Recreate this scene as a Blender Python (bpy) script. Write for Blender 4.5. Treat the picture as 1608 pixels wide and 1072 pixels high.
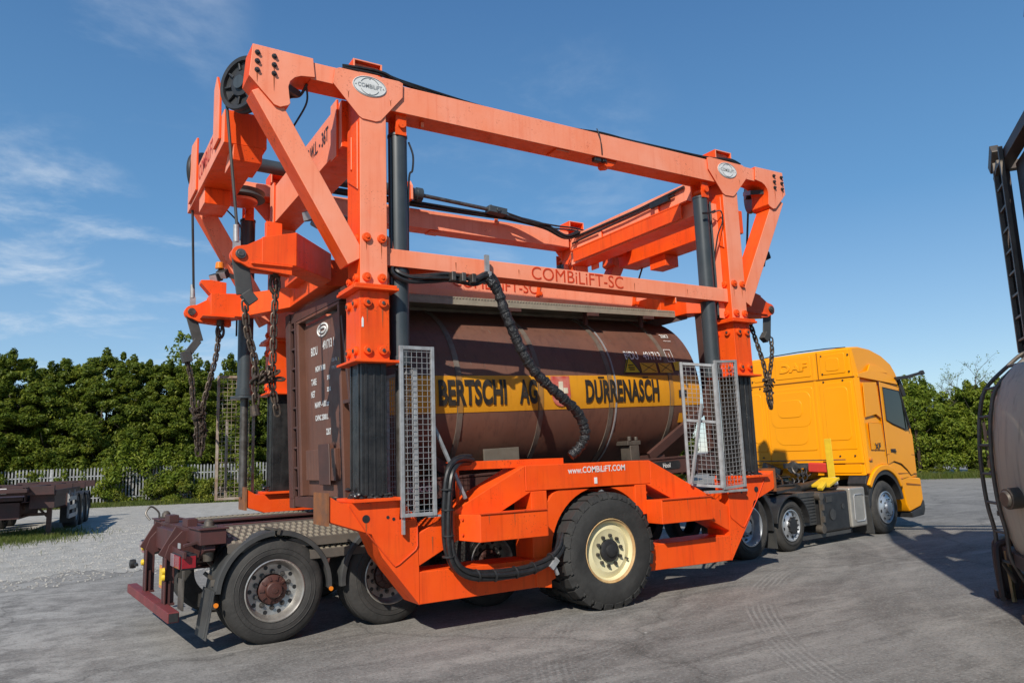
import bpy, bmesh, math, random
import numpy as np
from mathutils import Vector, Matrix
rad = math.radians
for o in list(bpy.data.objects): bpy.data.objects.remove(o)
scene = bpy.context.scene
COL = scene.collection
random.seed(7); RNG = np.random.default_rng(11)

# ---------------------------------------------------------------- camera
cam = bpy.data.cameras.new("camera"); camo = bpy.data.objects.new("camera", cam); COL.objects.link(camo)
CR = Matrix(((0.8565917973, -0.0489231419, -0.5136701460),
             (-0.5148037309, -0.1486253449, -0.8443267291),
             (-0.0350372862, 0.9876826581, -0.1524970673)))
camo.matrix_world = Matrix.Translation((0, 0, 1.70)) @ CR.to_4x4()
cam.sensor_width = 36; cam.sensor_fit = 'HORIZONTAL'; cam.lens = 26.327
cam.clip_start = 0.1; cam.clip_end = 3000
scene.camera = camo
scene.render.resolution_x = 1024; scene.render.resolution_y = 682

# ---------------------------------------------------------------- sun and sky
SUN_EL = 38.0
TRAVEL = Vector((0.74, 0.672, 0)).normalized()          # the way shadows fall on the ground
sun_dir = Vector((-TRAVEL.x * math.cos(rad(SUN_EL)), -TRAVEL.y * math.cos(rad(SUN_EL)), math.sin(rad(SUN_EL))))
sun = bpy.data.lights.new("sun", 'SUN'); suno = bpy.data.objects.new("sun", sun); COL.objects.link(suno)
suno.rotation_euler = sun_dir.to_track_quat('Z', 'Y').to_euler()
sun.energy = 4.6; sun.angle = rad(0.53); sun.color = (1.0, 0.94, 0.84)

world = bpy.data.worlds.new("World"); scene.world = world; world.use_nodes = True
nt = world.node_tree; nt.nodes.clear()
def N(nt, t, **k):
    n = nt.nodes.new(t)
    for a, b in k.items():
        if a in n.inputs and not hasattr(n, a): n.inputs[a].default_value = b
        else: setattr(n, a, b)
    return n
wout = N(nt, 'ShaderNodeOutputWorld'); wbg = N(nt, 'ShaderNodeBackground')
sky = N(nt, 'ShaderNodeTexSky'); sky.sky_type = 'NISHITA'; sky.sun_disc = False
sky.sun_elevation = rad(SUN_EL); sky.sun_rotation = math.atan2(sun_dir.x, sun_dir.y)
sky.air_density = 1.0; sky.dust_density = 0.0; sky.ozone_density = 2.2; sky.altitude = 50
wbg.inputs['Strength'].default_value = 0.12
tc = N(nt, 'ShaderNodeTexCoord')
sep = N(nt, 'ShaderNodeSeparateXYZ'); nt.links.new(tc.outputs['Generated'], sep.inputs[0])
def M(op, a, b=None, clamp=False):
    n = nt.nodes.new('ShaderNodeMath'); n.operation = op; n.use_clamp = clamp
    for i, q in enumerate((a, b)):
        if q is None: continue
        if isinstance(q, (int, float)): n.inputs[i].default_value = q
        else: nt.links.new(q, n.inputs[i])
    return n.outputs[0]
zz = M('ADD', M('MAXIMUM', sep.outputs['Z'], 0.0), 0.16)
cmb = N(nt, 'ShaderNodeCombineXYZ')
nt.links.new(M('DIVIDE', sep.outputs['X'], zz), cmb.inputs[0]); nt.links.new(M('DIVIDE', sep.outputs['Y'], zz), cmb.inputs[1])
n1 = N(nt, 'ShaderNodeTexNoise'); n1.inputs['Scale'].default_value = 2.6; n1.inputs['Detail'].default_value = 11; n1.inputs['Roughness'].default_value = 0.62
n1.inputs['Distortion'].default_value = 0.25
mp = N(nt, 'ShaderNodeMapping'); mp.inputs['Rotation'].default_value = (0, 0, rad(25)); mp.inputs['Scale'].default_value = (1.0, 1.1, 1); mp.inputs['Location'].default_value = (1.3, 4.2, 0)
nt.links.new(cmb.outputs[0], mp.inputs[0]); nt.links.new(mp.outputs[0], n1.inputs['Vector'])
def sstep(v, a, b):
    n = nt.nodes.new('ShaderNodeMapRange'); n.interpolation_type = 'SMOOTHSTEP'
    n.inputs[1].default_value = a; n.inputs[2].default_value = b; nt.links.new(v, n.inputs[0]); return n.outputs[0]
def dotmask(d, a, b):
    v = nt.nodes.new('ShaderNodeVectorMath'); v.operation = 'DOT_PRODUCT'
    nt.links.new(tc.outputs['Generated'], v.inputs[0]); v.inputs[1].default_value = Vector(d).normalized()
    return sstep(v.outputs['Value'], a, b)
#CLOUDS
cl = sstep(n1.outputs['Fac'], 0.45, 0.80)
mask = M('MAXIMUM', dotmask((-.015, .979, .205), 0.9890, 0.9985), M('MULTIPLY', dotmask((-.035, .962, .27), 0.9900, 0.9990), 0.95))
mask = M('MAXIMUM', mask, M('MULTIPLY', dotmask((.095, .963, .252), 0.9960, 0.9995), 0.85))
mask = M('MAXIMUM', mask, M('MULTIPLY', dotmask((.026, .867, .497), 0.986, 0.9985), 0.45))
mask = M('MAXIMUM', mask, M('MULTIPLY', dotmask((-.13, .82, .55), 0.985, 0.998), 0.45))
mask = M('MAXIMUM', mask, M('MULTIPLY', dotmask((.16, .975, .146), 0.9960, 0.9993), 0.7))
mask = M('MAXIMUM', mask, M('MULTIPLY', dotmask((.50, .78, .37), 0.975, 0.998), 0.30))
cfac = M('MULTIPLY', cl, mask, True)
cfac = M('MULTIPLY', cfac, 0.9, True)
mixw = N(nt, 'ShaderNodeMix', data_type='RGBA'); nt.links.new(cfac, mixw.inputs[0])
hsv = N(nt, 'ShaderNodeHueSaturation'); hsv.inputs['Saturation'].default_value = 1.28; hsv.inputs['Value'].default_value = 1.0
nt.links.new(sky.outputs[0], hsv.inputs['Color'])
gr = N(nt, 'ShaderNodeValToRGB'); e = gr.color_ramp.elements
e[0].position = 0.08; e[0].color = (2.8, 4.2, 5.8, 1); e[1].position = 1.0; e[1].color = (.42, 1.15, 2.7, 1)
for q_, c_ in ((0.30, (1.15, 2.6, 4.6, 1)), (0.55, (.68, 1.65, 3.45, 1))): k_ = e.new(q_); k_.color = c_
nt.links.new(sep.outputs['Z'], gr.inputs[0])
mg_ = N(nt, 'ShaderNodeMix', data_type='RGBA'); mg_.inputs[0].default_value = 0.65                  # the day's own tint over the clear-sky model
nt.links.new(hsv.outputs[0], mg_.inputs[6]); nt.links.new(gr.outputs[0], mg_.inputs[7])
nt.links.new(mg_.outputs[2], mixw.inputs[6]); mixw.inputs[7].default_value = (5.6, 6.2, 6.9, 1)
nt.links.new(mixw.outputs[2], wbg.inputs['Color']); nt.links.new(wbg.outputs[0], wout.inputs[0])

scene.view_settings.view_transform = 'Standard'; scene.view_settings.look = 'None'
scene.view_settings.gamma = 1.0; scene.view_settings.exposure = 0.12
scene.render.engine = 'CYCLES'

# ---------------------------------------------------------------- helpers
class MB:
    """collects shapes and links them as ONE mesh object"""
    def __init__(s, fn=None): s.v = []; s.f = []; s.m = []; s.fn = fn
    def add(s, vs, fs, m=0):
        b = len(s.v)
        s.v += [tuple(s.fn(*p)) if s.fn else tuple(p) for p in vs]
        s.f += [tuple(i + b for i in f) for f in fs]; s.m += [m] * len(fs); return s
    def box(s, x0, x1, y0, y1, z0, z1, m=0):
        vs = [(x, y, z) for x in (x0, x1) for y in (y0, y1) for z in (z0, z1)]
        return s.add(vs, [(0, 1, 3, 2), (4, 6, 7, 5), (0, 4, 5, 1), (2, 3, 7, 6), (0, 2, 6, 4), (1, 5, 7, 3)], m)
    def bar(s, p0, p1, w, h, up=(0, 0, 1), m=0, taper=1.0):
        p0 = Vector(p0); p1 = Vector(p1); d = (p1 - p0).normalized(); a = Vector(up).cross(d)
        if a.length < 1e-4: a = Vector((1, 0, 0)).cross(d)
        a.normalize(); b = d.cross(a)
        vs = []
        for p, k in ((p0, 1), (p1, taper)):
            for i, j in ((-1, -1), (1, -1), (1, 1), (-1, 1)): vs.append(p + a * (i * w / 2 * k) + b * (j * h / 2 * k))
        return s.add(vs, [(3, 2, 1, 0), (4, 5, 6, 7), (0, 1, 5, 4), (1, 2, 6, 5), (2, 3, 7, 6), (3, 0, 4, 7)], m)
    def prism(s, pts, a0, a1, ax='y', m=0):
        n = len(pts)
        def P(p, a): return (p[0], a, p[1]) if ax == 'y' else ((a, p[0], p[1]) if ax == 'x' else (p[0], p[1], a))
        vs = [P(p, a0) for p in pts] + [P(p, a1) for p in pts]
        fs = [tuple(range(n)), tuple(range(2 * n - 1, n - 1, -1))] + [(i, i + n, (i + 1) % n + n, (i + 1) % n) for i in range(n)]
        return s.add(vs, fs, m)
    def cyl(s, p0, p1, r0, r1=None, n=16, m=0):
        r1 = r0 if r1 is None else r1
        p0 = Vector(p0); p1 = Vector(p1); d = (p1 - p0).normalized()
        a = d.orthogonal().normalized(); b = d.cross(a); vs = []
        for p, r in ((p0, r0), (p1, r1)):
            for i in range(n):
                t = 2 * math.pi * i / n; vs.append(p + a * (r * math.cos(t)) + b * (r * math.sin(t)))
        return s.add(vs, [tuple(range(n - 1, -1, -1)), tuple(range(n, 2 * n))] + [(i, (i + 1) % n, (i + 1) % n + n, i + n) for i in range(n)], m)
    def lathe(s, prof, c, ax, n=32, m=0, a0=0, a1=2 * math.pi):
        """prof = [(r, t)] round axis ax through c"""
        c = Vector(c); d = Vector(ax).normalized()
        a = d.orthogonal().normalized(); b = d.cross(a); full = abs(a1 - a0 - 2 * math.pi) < 1e-6
        k = n if full else n + 1; vs = []; fs = []; P = len(prof)
        for i in range(k):
            t = a0 + (a1 - a0) * i / n; u = a * math.cos(t) + b * math.sin(t)
            for r, q in prof: vs.append(c + d * q + u * r)
        for i in range(n):
            j = (i + 1) % k
            for q in range(P - 1): fs.append((i * P + q, j * P + q, j * P + q + 1, i * P + q + 1))
        return s.add(vs, fs, m)
    def tube(s, pts, r, n=8, m=0, closed=False):
        pts = [Vector(p) for p in pts]; L = len(pts); vs = []; fs = []
        if not hasattr(r, '__len__'): r = [r] * L
        prev = None
        for i, p in enumerate(pts):
            if closed: d = pts[(i + 1) % L] - pts[i - 1]
            else: d = pts[min(i + 1, L - 1)] - pts[max(i - 1, 0)]
            d = d.normalized() if d.length > 1e-9 else Vector((0, 0, 1))
            a = d.orthogonal().normalized() if prev is None else (prev - d * prev.dot(d)).normalized()
            prev = a; b = d.cross(a)
            for k in range(n):
                t = 2 * math.pi * k / n; vs.append(p + a * (r[i] * math.cos(t)) + b * (r[i] * math.sin(t)))
        for i in range(L if closed else L - 1):
            j = (i + 1) % L
            for k in range(n): fs.append((i * n + k, i * n + (k + 1) % n, j * n + (k + 1) % n, j * n + k))
        if not closed: fs += [tuple(range(n - 1, -1, -1)), tuple(range((L - 1) * n, L * n))]
        return s.add(vs, fs, m)
    def build(s, name, mats, parent=None, bevel=0.0, label=None, fade=None, ang=35, flat=False, seg=2):
        me = bpy.data.meshes.new(name); me.from_pydata([tuple(p) for p in s.v], [], s.f)
        bm = bmesh.new(); bm.from_mesh(me)
        for f, k in zip(bm.faces, s.m): f.material_index = k
        bmesh.ops.recalc_face_normals(bm, faces=bm.faces)
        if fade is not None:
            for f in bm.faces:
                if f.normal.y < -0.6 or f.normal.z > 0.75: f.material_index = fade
        bm.to_mesh(me); bm.free()
        for m_ in (mats if isinstance(mats, (list, tuple)) else [mats]): me.materials.append(m_)
        if not flat:
            me.shade_smooth(); me.set_sharp_from_angle(angle=rad(ang))
        o = bpy.data.objects.new(name, me); COL.objects.link(o)
        adopt(o, parent)
        if bevel:
            b = o.modifiers.new('bevel', 'BEVEL'); b.width = bevel; b.segments = seg; b.limit_method = 'ANGLE'; b.angle_limit = rad(38); b.harden_normals = True
        if label: o['label'] = label
        return o

def _islands(s):
    par = list(range(len(s.v)))
    def find(a):
        while par[a] != a: par[a] = par[par[a]]; a = par[a]
        return a
    for f in s.f:
        r = find(f[0])
        for q in f[1:]: par[find(q)] = r
    groups = {}
    for f, k in zip(s.f, s.m): groups.setdefault(find(f[0]), []).append((f, k))
    out = []
    for g in groups.values():
        ids = sorted({i for f, k in g for i in f}); mp = {a: b for b, a in enumerate(ids)}; m = MB(); m.v = [s.v[i] for i in ids]; m.f = [tuple(mp[i] for i in f) for f, k in g]; m.m = [k for f, k in g]; out.append(m)
    return out
def each(mb, name, mats, parent=None, bevel=0.0, per=1, **k):
    """one part per shape (or per PER shapes) collected in mb"""
    I = _islands(mb); outs = []
    for i in range(0, len(I), per):
        m = MB()
        for q in I[i:i + per]:
            b = len(m.v); m.v += q.v; m.f += [tuple(x + b for x in f) for f in q.f]; m.m += q.m
        outs.append(m.build(name, mats, parent, bevel, **k))
    return outs
def adopt(o, parent):
    if parent is None: return
    o.parent = parent
    if parent.get('world_parts') is not None:             # parts of this thing are modelled in world coordinates
        o.location = -parent.location
def tag(o, label=None, cat=None, group=None, kind=None):
    if label: o['label'] = label
    if cat: o['category'] = cat
    if group: o['group'] = group
    if kind: o['kind'] = kind
    return o
def thing(name, label, cat, loc=(0, 0, 0), rot=(0, 0, 0), group=None, world_parts=False):
    o = bpy.data.objects.new(name, None); COL.objects.link(o); o.empty_display_size = 0.3
    o.location = loc; o.rotation_euler = rot
    if world_parts: o['world_parts'] = 1
    return tag(o, label, cat, group)
def copy_tree(o, parent=None):
    c = o.copy(); COL.objects.link(c)
    if parent is not None: c.parent = parent
    for ch in list(o.children): copy_tree(ch, c)
    return c
def smooth(pts, k=6):
    pts = [Vector(p) for p in pts]; out = []
    for i in range(len(pts) - 1):
        p0 = pts[max(i - 1, 0)]; p1 = pts[i]; p2 = pts[i + 1]; p3 = pts[min(i + 2, len(pts) - 1)]
        for j in range(k):
            t = j / k; out.append(0.5 * ((2 * p1) + (p2 - p0) * t + (2 * p0 - 5 * p1 + 4 * p2 - p3) * t * t + (3 * p1 - p0 - 3 * p2 + p3) * t ** 3))
    out.append(pts[-1]); return out
def strands(mb, pts, r, off, n, turns=0.0, seg=6, m=0):
    """n hoses laid side by side along one path"""
    P = smooth(pts); L = len(P)
    for k in range(n):
        q = []
        for i, p in enumerate(P):
            d = (P[min(i + 1, L - 1)] - P[max(i - 1, 0)]).normalized(); a = d.cross(Vector((0.2, 0.9, 0.1))).normalized(); b = d.cross(a)
            t = 2 * math.pi * (k / n + turns * i / L); q.append(p + a * (off * math.cos(t)) + b * (off * math.sin(t)))
        mb.tube(q, r, seg, m)
def lettering(name, s, size, o, xd, yd, mat, parent, sx=1.0, bold=0.0, lift=0.003, thick=0.0, fn=None, slices=0, align='CENTER', space=1.0):
    cu = bpy.data.curves.new(name, 'FONT'); cu.body = s; cu.size = size; cu.align_x = align; cu.align_y = 'CENTER'; cu.offset = bold; cu.space_character = space
    cu.resolution_u = 4; cu.extrude = thick
    if thick: cu.bevel_depth = .004
    t = bpy.data.objects.new(name, cu); COL.objects.link(t)
    me = bpy.data.meshes.new_from_object(t.evaluated_get(bpy.context.evaluated_depsgraph_get()))
    bpy.data.objects.remove(t)
    bm = bmesh.new(); bm.from_mesh(me)
    if slices:
        ys = [v.co.y for v in bm.verts]; a, b = min(ys), max(ys)
        for i in range(1, slices):
            bmesh.ops.bisect_plane(bm, geom=bm.verts[:] + bm.edges[:] + bm.faces[:], plane_co=(0, a + (b - a) * i / slices, 0), plane_no=(0, 1, 0))
    o = Vector(o); xd = Vector(xd).normalized(); yd = Vector(yd).normalized(); zd = xd.cross(yd)
    for v in bm.verts:
        p = o + xd * (v.co.x * sx) + yd * v.co.y + zd * (lift + v.co.z)
        v.co = fn(p) if fn else p
    bm.to_mesh(me); bm.free(); me.materials.clear(); me.materials.append(mat)
    ob = bpy.data.objects.new(name, me); COL.objects.link(ob); adopt(ob, parent); return ob

# ---------------------------------------------------------------- materials
def lin(r, g, b):
    f = lambda c: ((c / 255) / 12.92) if c / 255 <= 0.04045 else (((c / 255) + 0.055) / 1.055) ** 2.4
    return (f(r), f(g), f(b), 1)
def mat(name, c1, c2=None, scale=4.0, rough=0.5, metal=0.0, bump=0.0, bscale=60.0, spots=None, streak=None, spec=0.5, coat=0.0, lo=0.35, hi=0.65, rough2=None, specks=None):
    m = bpy.data.materials.new(name); m.use_nodes = True; t = m.node_tree; p = t.nodes['Principled BSDF']
    c1 = tuple(c1)[:3] + (1,); c2 = c1 if c2 is None else tuple(c2)[:3] + (1,)
    tcn = t.nodes.new('ShaderNodeTexCoord'); X = tcn.outputs['Object']
    def noise(s, det=6, ro=0.6, vec=None):
        n = t.nodes.new('ShaderNodeTexNoise'); n.inputs['Scale'].default_value = s; n.inputs['Detail'].default_value = det; n.inputs['Roughness'].default_value = ro
        t.links.new(vec or X, n.inputs['Vector']); return n.outputs['Fac']
    def ramp(v, a, b):
        n = t.nodes.new('ShaderNodeMapRange'); n.inputs[1].default_value = a; n.inputs[2].default_value = b; t.links.new(v, n.inputs[0]); return n.outputs[0]
    def mix(f, a, b):
        n = t.nodes.new('ShaderNodeMix'); n.data_type = 'RGBA'; t.links.new(f, n.inputs[0])
        for i, q in ((6, a), (7, b)):
            if isinstance(q, tuple): n.inputs[i].default_value = q
            else: t.links.new(q, n.inputs[i])
        return n.outputs[2]
    col = mix(ramp(noise(scale), lo, hi), c1, c2)
    if streak:                                                  # (colour, amount): vertical runs of dirt
        mpn = t.nodes.new('ShaderNodeMapping'); mpn.inputs['Scale'].default_value = (14, 14, 0.7); t.links.new(X, mpn.inputs[0])
        f = ramp(noise(1.0, 5, 0.65, mpn.outputs[0]), 0.52, 0.80)
        k = t.nodes.new('ShaderNodeMath'); k.operation = 'MULTIPLY'; k.inputs[1].default_value = streak[1]; t.links.new(f, k.inputs[0])
        col = mix(k.outputs[0], col, tuple(streak[0])[:3] + (1,))
    if spots:                                                   # (colour, scale, threshold)
        f = ramp(noise(spots[1], 8, 0.7), spots[2], spots[2] + 0.05)
        col = mix(f, col, tuple(spots[0])[:3] + (1,))
    if specks:                                                  # (colour, amount): pitted chips, in patches
        a_ = ramp(noise(48, 3, 0.6), 0.60, 0.66); b_ = ramp(noise(2.6, 4, 0.6), 0.52, 0.66)
        k = t.nodes.new('ShaderNodeMath'); k.operation = 'MULTIPLY'; t.links.new(a_, k.inputs[0]); t.links.new(b_, k.inputs[1])
        k2 = t.nodes.new('ShaderNodeMath'); k2.operation = 'MULTIPLY'; k2.inputs[1].default_value = specks[1]; t.links.new(k.outputs[0], k2.inputs[0])
        col = mix(k2.outputs[0], col, tuple(specks[0])[:3] + (1,))
    t.links.new(col, p.inputs['Base Color'])
    p.inputs['Roughness'].default_value = rough; p.inputs['Metallic'].default_value = metal; p.inputs['Specular IOR Level'].default_value = spec
    if rough2 is not None: t.links.new(ramp2(t, noise(scale * 2.3), rough, rough2), p.inputs['Roughness'])
    p.inputs['Coat Weight'].default_value = coat; p.inputs['Coat Roughness'].default_value = 0.12
    if bump:
        b = t.nodes.new('ShaderNodeBump'); b.inputs['Strength'].default_value = bump; b.inputs['Distance'].default_value = 0.02
        t.links.new(noise(bscale, 5), b.inputs['Height']); t.links.new(b.outputs[0], p.inputs['Normal'])
    return m
def ramp2(t, v, a, b):
    n = t.nodes.new('ShaderNodeMapRange'); n.inputs[1].default_value = 0.35; n.inputs[2].default_value = 0.65; n.inputs[3].default_value = a; n.inputs[4].default_value = b
    t.links.new(v, n.inputs[0]); return n.outputs[0]
ORANGE = mat('orange paint', (0.80, 0.072, 0.004), (0.86, 0.095, 0.006), 2.5, 0.42, spots=((0.10, 0.03, 0.015), 9, 0.72), streak=((0.40, 0.040, 0.006), 0.6), rough2=0.6, spec=0.4, bump=0.06, bscale=7, specks=((0.09, 0.025, 0.012), 0.8))
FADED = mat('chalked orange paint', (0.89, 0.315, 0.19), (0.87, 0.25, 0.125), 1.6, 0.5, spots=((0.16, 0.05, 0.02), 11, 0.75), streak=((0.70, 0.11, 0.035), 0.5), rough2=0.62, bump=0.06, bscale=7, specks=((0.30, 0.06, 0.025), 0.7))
RUSTOR = mat('scuffed orange paint', (0.72, 0.065, 0.006), (0.62, 0.06, 0.01), 3, 0.5, spots=((0.05, 0.02, 0.012), 14, 0.60), streak=((0.2, 0.03, 0.01), 0.7))
PAINT = [ORANGE, FADED, RUSTOR]
BLACK = mat('greased black steel', (0.010, 0.010, 0.011), (0.028, 0.027, 0.027), 6, 0.25, bump=0.12, bscale=30, rough2=0.45, streak=((0.06, 0.058, 0.055), 0.6))
CYLG = mat('slate hydraulic paint', (0.035, 0.045, 0.052), (0.052, 0.062, 0.068), 3, 0.38, streak=((0.02, 0.022, 0.022), 0.6))
RUBBER = mat('tyre rubber', (0.026, 0.0245, 0.023), (0.050, 0.047, 0.043), 5, 0.78, bump=0.25, bscale=30)
DUSTRUB = mat('dusty rubber', (0.020, 0.0195, 0.019), (0.040, 0.039, 0.037), 4, 0.8, bump=0.3, bscale=25)
HOSE = mat('hose rubber', (0.010, 0.010, 0.011), (0.022, 0.022, 0.023), 20, 0.42)
CREAM = mat('cream rim paint', (0.72, 0.66, 0.42), (0.66, 0.58, 0.34), 5, 0.5, spots=((0.25, 0.11, 0.04), 12, 0.66))
RIMRUST = mat('rusty rim lip', (0.42, 0.23, 0.09), (0.60, 0.42, 0.2), 8, 0.6)
GALV = mat('galvanised steel', (0.42, 0.43, 0.44), (0.30, 0.30, 0.30), 12, 0.5, metal=0.4, spots=((0.22, 0.13, 0.08), 10, 0.70))
GALVRUST = mat('rusty galvanised steel', (0.22, 0.14, 0.09), (0.40, 0.36, 0.31), 5, 0.65, metal=0.2)
WHITE = mat('white paint', (0.74, 0.74, 0.72), (0.62, 0.62, 0.60), 6, 0.5)
GREYLET = mat('grey lettering', (0.30, 0.31, 0.31), None, 6, 0.5)
DARKORL = mat('dark orange lettering', (0.62, 0.045, 0.005), (0.55, 0.04, 0.006), 6, 0.5)
BLKLET = mat('black lettering', (0.015, 0.014, 0.013), (0.04, 0.03, 0.02), 12, 0.5, spots=((0.5, 0.25, 0.02), 22, 0.74))
CHAIN = mat('chain steel', (0.055, 0.045, 0.038), (0.12, 0.085, 0.06), 25, 0.5, metal=0.6)
STEEL = mat('worn steel', (0.16, 0.15, 0.14), (0.08, 0.07, 0.06), 10, 0.45, metal=0.7)
CHROME = mat('chrome rod', (0.75, 0.75, 0.76), None, 4, 0.12, metal=1.0)
BROWN = mat('brown tank paint', (0.155, 0.068, 0.044), (0.120, 0.055, 0.038), 1.6, 0.42, streak=((0.055, 0.026, 0.02), 0.7), spots=((0.22, 0.15, 0.11), 26, 0.76), rough2=0.58, bump=0.14, bscale=3.0)
BROWN2 = mat('brown frame paint', (0.092, 0.040, 0.031), (0.066, 0.032, 0.026), 3, 0.55, spots=((0.12, 0.06, 0.035), 9, 0.68), streak=((0.03, 0.016, 0.012), 0.6))
STRAP = mat('weathered strap', (0.13, 0.10, 0.075), (0.20, 0.17, 0.14), 3, 0.5, metal=0.2, streak=((0.06, 0.03, 0.02), 0.8))
YELBAND = mat('ochre band paint', (0.68, 0.30, 0.012), (0.62, 0.26, 0.010), 2, 0.45, streak=((0.42, 0.15, 0.01), 0.55))
RED = mat('red paint', (0.42, 0.02, 0.02), (0.36, 0.03, 0.03), 8, 0.4)
MAROON = mat('maroon chassis paint', (0.085, 0.026, 0.023), (0.060, 0.024, 0.021), 4, 0.55, spots=((0.10, 0.06, 0.045), 10, 0.66), streak=((0.035, 0.013, 0.012), 0.6))
MAROONL = mat('worn red bumper paint', (0.20, 0.035, 0.035), (0.13, 0.03, 0.03), 5, 0.55, spots=((0.06, 0.02, 0.02), 12, 0.65))
WALKAL = mat('dirty aluminium', (0.42, 0.37, 0.28), (0.32, 0.28, 0.21), 7, 0.55, metal=0.3)
ALLOY = mat('alloy rim', (0.52, 0.50, 0.46), (0.34, 0.31, 0.28), 7, 0.36, metal=0.7, spots=((0.18, 0.08, 0.05), 18, 0.70))
SILVRIM = mat('silver rim paint', (0.50, 0.53, 0.56), (0.40, 0.42, 0.45), 6, 0.35, metal=0.6)
PLASTIC = mat('black plastic', (0.016, 0.016, 0.017), (0.028, 0.028, 0.029), 8, 0.5)
PLDUST = mat('dusty black plastic', (0.035, 0.036, 0.037), (0.062, 0.061, 0.058), 4, 0.6)
YEL = mat('truck yellow paint', (0.92, 0.35, 0.0015), (0.89, 0.335, 0.0015), 1.5, 0.40, spec=0.3, coat=0.08, spots=None)
YELSH = mat('yellow seam', (0.30, 0.10, 0.002), None, 2, 0.5)
GLASS = mat('dark cab glass', (0.010, 0.016, 0.012), None, 2, 0.03, spec=0.35)
REDLENS = mat('red lens', (0.30, 0.008, 0.016), (0.22, 0.008, 0.016), 30, 0.2, coat=0.4)
AMBER = mat('amber lens', (0.80, 0.22, 0.01), None, 30, 0.2, coat=0.5)
SIGNY = mat('yellow plate', (0.74, 0.50, 0.02), (0.66, 0.42, 0.02), 8, 0.5)
SILVER = mat('tanker steel', (0.54, 0.49, 0.36), (0.46, 0.42, 0.31), 1.2, 0.6, metal=0.0, bump=0.05, bscale=4, spots=((0.17, 0.09, 0.05), 4, 0.68), streak=((0.13, 0.11, 0.09), 0.7))
SILV2 = mat('bright tanker steel', (0.50, 0.50, 0.50), (0.42, 0.42, 0.42), 2, 0.4, metal=0.5)
TUBE = mat('dirty tube steel', (0.10, 0.085, 0.07), (0.16, 0.135, 0.11), 6, 0.5, metal=0.5)
CHAR = mat('charcoal container paint', (0.035, 0.034, 0.036), (0.055, 0.052, 0.052), 3, 0.5, streak=((0.08, 0.06, 0.05), 0.5))
DKBROWN = mat('dark brown steel', (0.045, 0.028, 0.022), (0.065, 0.04, 0.03), 5, 0.55)
WOOD = mat('pale timber', (0.55, 0.40, 0.18), (0.42, 0.28, 0.11), 9, 0.7)
def tread_mat():
    m = mat('perforated tread steel', (0.34, 0.31, 0.27), (0.24, 0.21, 0.18), 6, 0.5, metal=0.4)
    t = m.node_tree; p = t.nodes['Principled BSDF']; src = p.inputs['Base Color'].links[0].from_socket
    tcn = t.nodes.new('ShaderNodeTexCoord'); v = t.nodes.new('ShaderNodeTexVoronoi'); v.inputs['Scale'].default_value = 26; v.inputs['Randomness'].default_value = 0.0
    t.links.new(tcn.outputs['Object'], v.inputs['Vector'])
    mr = t.nodes.new('ShaderNodeMapRange'); mr.inputs[1].default_value = 0.26; mr.inputs[2].default_value = 0.32; t.links.new(v.outputs['Distance'], mr.inputs[0])
    mx = t.nodes.new('ShaderNodeMix'); mx.data_type = 'RGBA'; t.links.new(mr.outputs[0], mx.inputs[0]); mx.inputs[6].default_value = (0.02, 0.018, 0.016, 1); t.links.new(src, mx.inputs[7])
    t.links.new(mx.outputs[2], p.inputs['Base Color']); return m
TREAD = tread_mat()

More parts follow.
